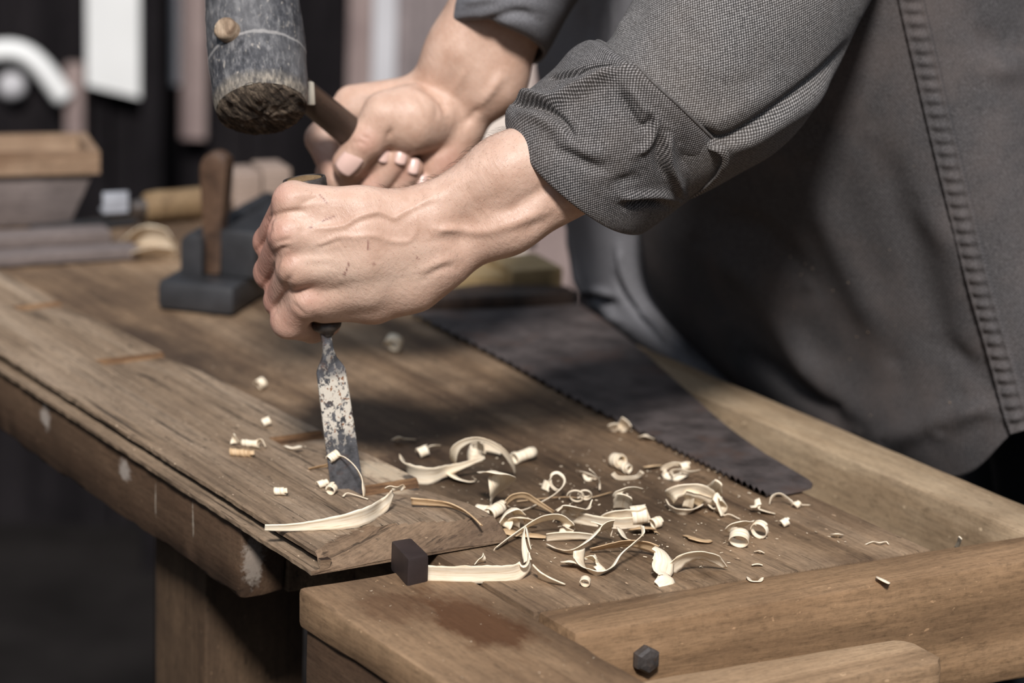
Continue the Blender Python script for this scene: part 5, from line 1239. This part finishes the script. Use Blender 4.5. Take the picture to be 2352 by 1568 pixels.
# white-painted bracket behind the laths
BR, _ = at_local((238, 528), (300, 524)); BR = Matrix.Translation((0, 0, .0135)) @ BR
solid('metal_bracket', M_steel, BR, [([(0, 0), (.022, 0), (.022, .012), (0, .012)], 0, .004), ([(0, 0), (.022, 0), (.022, .004), (0, .004)], .004, .018)], None, .001, .01, .0002, 79)
tag(bpy.data.objects['metal_bracket'], 'light grey metal angle bracket behind the far end of the laths', 'bracket')
rib('big pale heap shaving, upper fold, left of the plane', [(282, 556, 5), (305, 546, 7), (345, 542, 8), (385, 548, 7), (400, 560, 4)], [16, 22, 24, 22, 14], 40, 30, False, base=.001)
rib('big pale flat shaving below the upper fold, left of the plane', [(300, 586, 4), (340, 580, 5), (380, 580, 5), (404, 586, 3)], [14, 18, 18, 12], 50, 45, False, base=.001)
# crate on the bench end
CMx, cw = at_local((-120, 528), (160, 520)); CMx = Matrix.Translation((0, 0, .0012)) @ CMx
crate = empty('wooden_crate', CMx); tag(crate, 'grey-brown flared wooden crate with orange rim at far left of the bench', 'crate')
hgt = .048; sp_ = .020; dep = .06
bm = bmesh.new(); add_prism(bm, RB(0, cw, 0, dep), 0, hgt, RB(-sp_, cw + sp_, -sp_ * .4, dep + .01)); bmesh.ops.recalc_face_normals(bm, faces=bm.faces); worn(bm, .001, .03, .0004, 80)
from_bm('body', bm, M_lath, crate, CMx, True)
bm = bmesh.new(); a, b, c, d = -sp_ - .004, cw + sp_ + .004, -sp_ * .4 - .005, dep + .014
add_box(bm, a, b, c, c + .008, hgt - .002, hgt + .017); add_box(bm, a, b, d - .008, d, hgt - .002, hgt + .017); add_box(bm, a, a + .008, c + .008, d - .008, hgt - .002, hgt + .017); add_box(bm, b - .008, b, c + .008, d - .008, hgt - .002, hgt + .017)
M_rim = wood('orange_rim', (0.36, 0.25, 0.165), (0.27, 0.18, 0.115), (0.16, 0.09, 0.05), g=0.8)
bmesh.ops.recalc_face_normals(bm, faces=bm.faces); from_bm('rim', bm, M_rim, crate, CMx)

# ------------------------------------------------------------------ back of the shed
M_white = plain('whitewashed_board', (0.64, 0.64, 0.625), 0.7, 0.06, 6)
M_bluew = plain('bluish_white_board', (0.42, 0.41, 0.42), 0.7, 0.12, 8)
M_pinkb = wood('pinkish_board', (0.34, 0.26, 0.235), (0.25, 0.19, 0.175), (0.14, 0.10, 0.095), g=.5, rot=(0, math.radians(90), 0))
M_creamb = plain('cream_board', (0.62, 0.53, 0.46), 0.8, 0.08, 6)
def board_at(name, label, cat, x0, x1, ytop, ybot, Y, mat, th=.03, slope=0):
    """upright board; ybot None = stands on the floor"""
    a, b = aty(x0, 300, Y), aty(x1, 300, Y)
    zt = aty(x0, ytop, Y)[2] if ytop is not None else 2.3
    z0 = aty(x0, ybot, Y)[2] if ybot is not None else 0.0
    bm = bmesh.new(); M = Matrix.Translation((0, Y, 0))
    vs = [(a[0], z0), (b[0], z0 - slope), (b[0], zt), (a[0], zt)]
    add_prism(bm, vs, 0, th); bmesh.ops.rotate(bm, verts=bm.verts, cent=(0, 0, 0), matrix=Matrix.Rotation(math.radians(90), 3, 'X'))
    bmesh.ops.recalc_face_normals(bm, faces=bm.faces)
    o = from_bm(name, bm, mat, None, Matrix.Translation((0, Y + th, 0)))
    return tag(o, label, cat)
board_at('white_board', 'bright white board fixed to the dark wall at upper left', 'board', 200, 321, -400, 196, 3.885, M_white, slope=.016)
board_at('post', 'dark timber post right of the bright white board', 'post', 324, 372, None, None, 3.72, M_wall, .10)
board_at('wall_board', 'narrow bluish-white board on the back wall beside the dark post', 'board', 372, 412, -400, 195, 3.885, M_bluew)
board_at('plank', 'pinkish brown plank against the wall behind the mallet', 'plank', 414, 472, -300, 318, 3.885, M_pinkb)
for k, (x0, x1, m, lab) in enumerate([(796, 850, M_pinkb, 'dull pinkish plank leaning on the back wall above the far hand'), (852, 905, M_bluew, 'pale narrow plank second from the left above the far hand'), (907, 1044, M_wall2, 'wide grey-brown plank on the back wall left of the far forearm'), (1215, 1332, M_pinkb, 'grey-brown plank seen under the near forearm beside the shirt')]):
    board_at('plank', lab, 'plank', x0, x1, -350 - 30 * k, None, 3.885, m)
board_at('cream_board', 'cream board standing behind the crossed forearms', 'board', 1046, 1213, -300, None, 3.88, M_creamb)
board_at('plank', 'short brown plank under the white strap at far left', 'plank', 150, 192, 150, 310, 3.885, M_pinkb)
P = [aty(x, y, 3.885) for x, y in ((-90, 190), (-50, 135), (0, 118), (50, 122), (95, 155), (150, 228))]
v_, f_ = tube(catmull(P, 40), .016, 12); tag(from_arrays('hose', v_, f_, M_white, None), 'white bent hose hung in an arch on the dark wall at far left', 'hose')
bm = bmesh.new(); p = aty(28, 198, 3.9); bmesh.ops.create_uvsphere(bm, u_segments=20, v_segments=12, radius=.021)
for v in bm.verts: v.co.y *= .8
tag(from_bm('round_knob', bm, M_bluew, None, Matrix.Translation(p), True), 'small pale round knob on the wall under the white hose', 'knob')
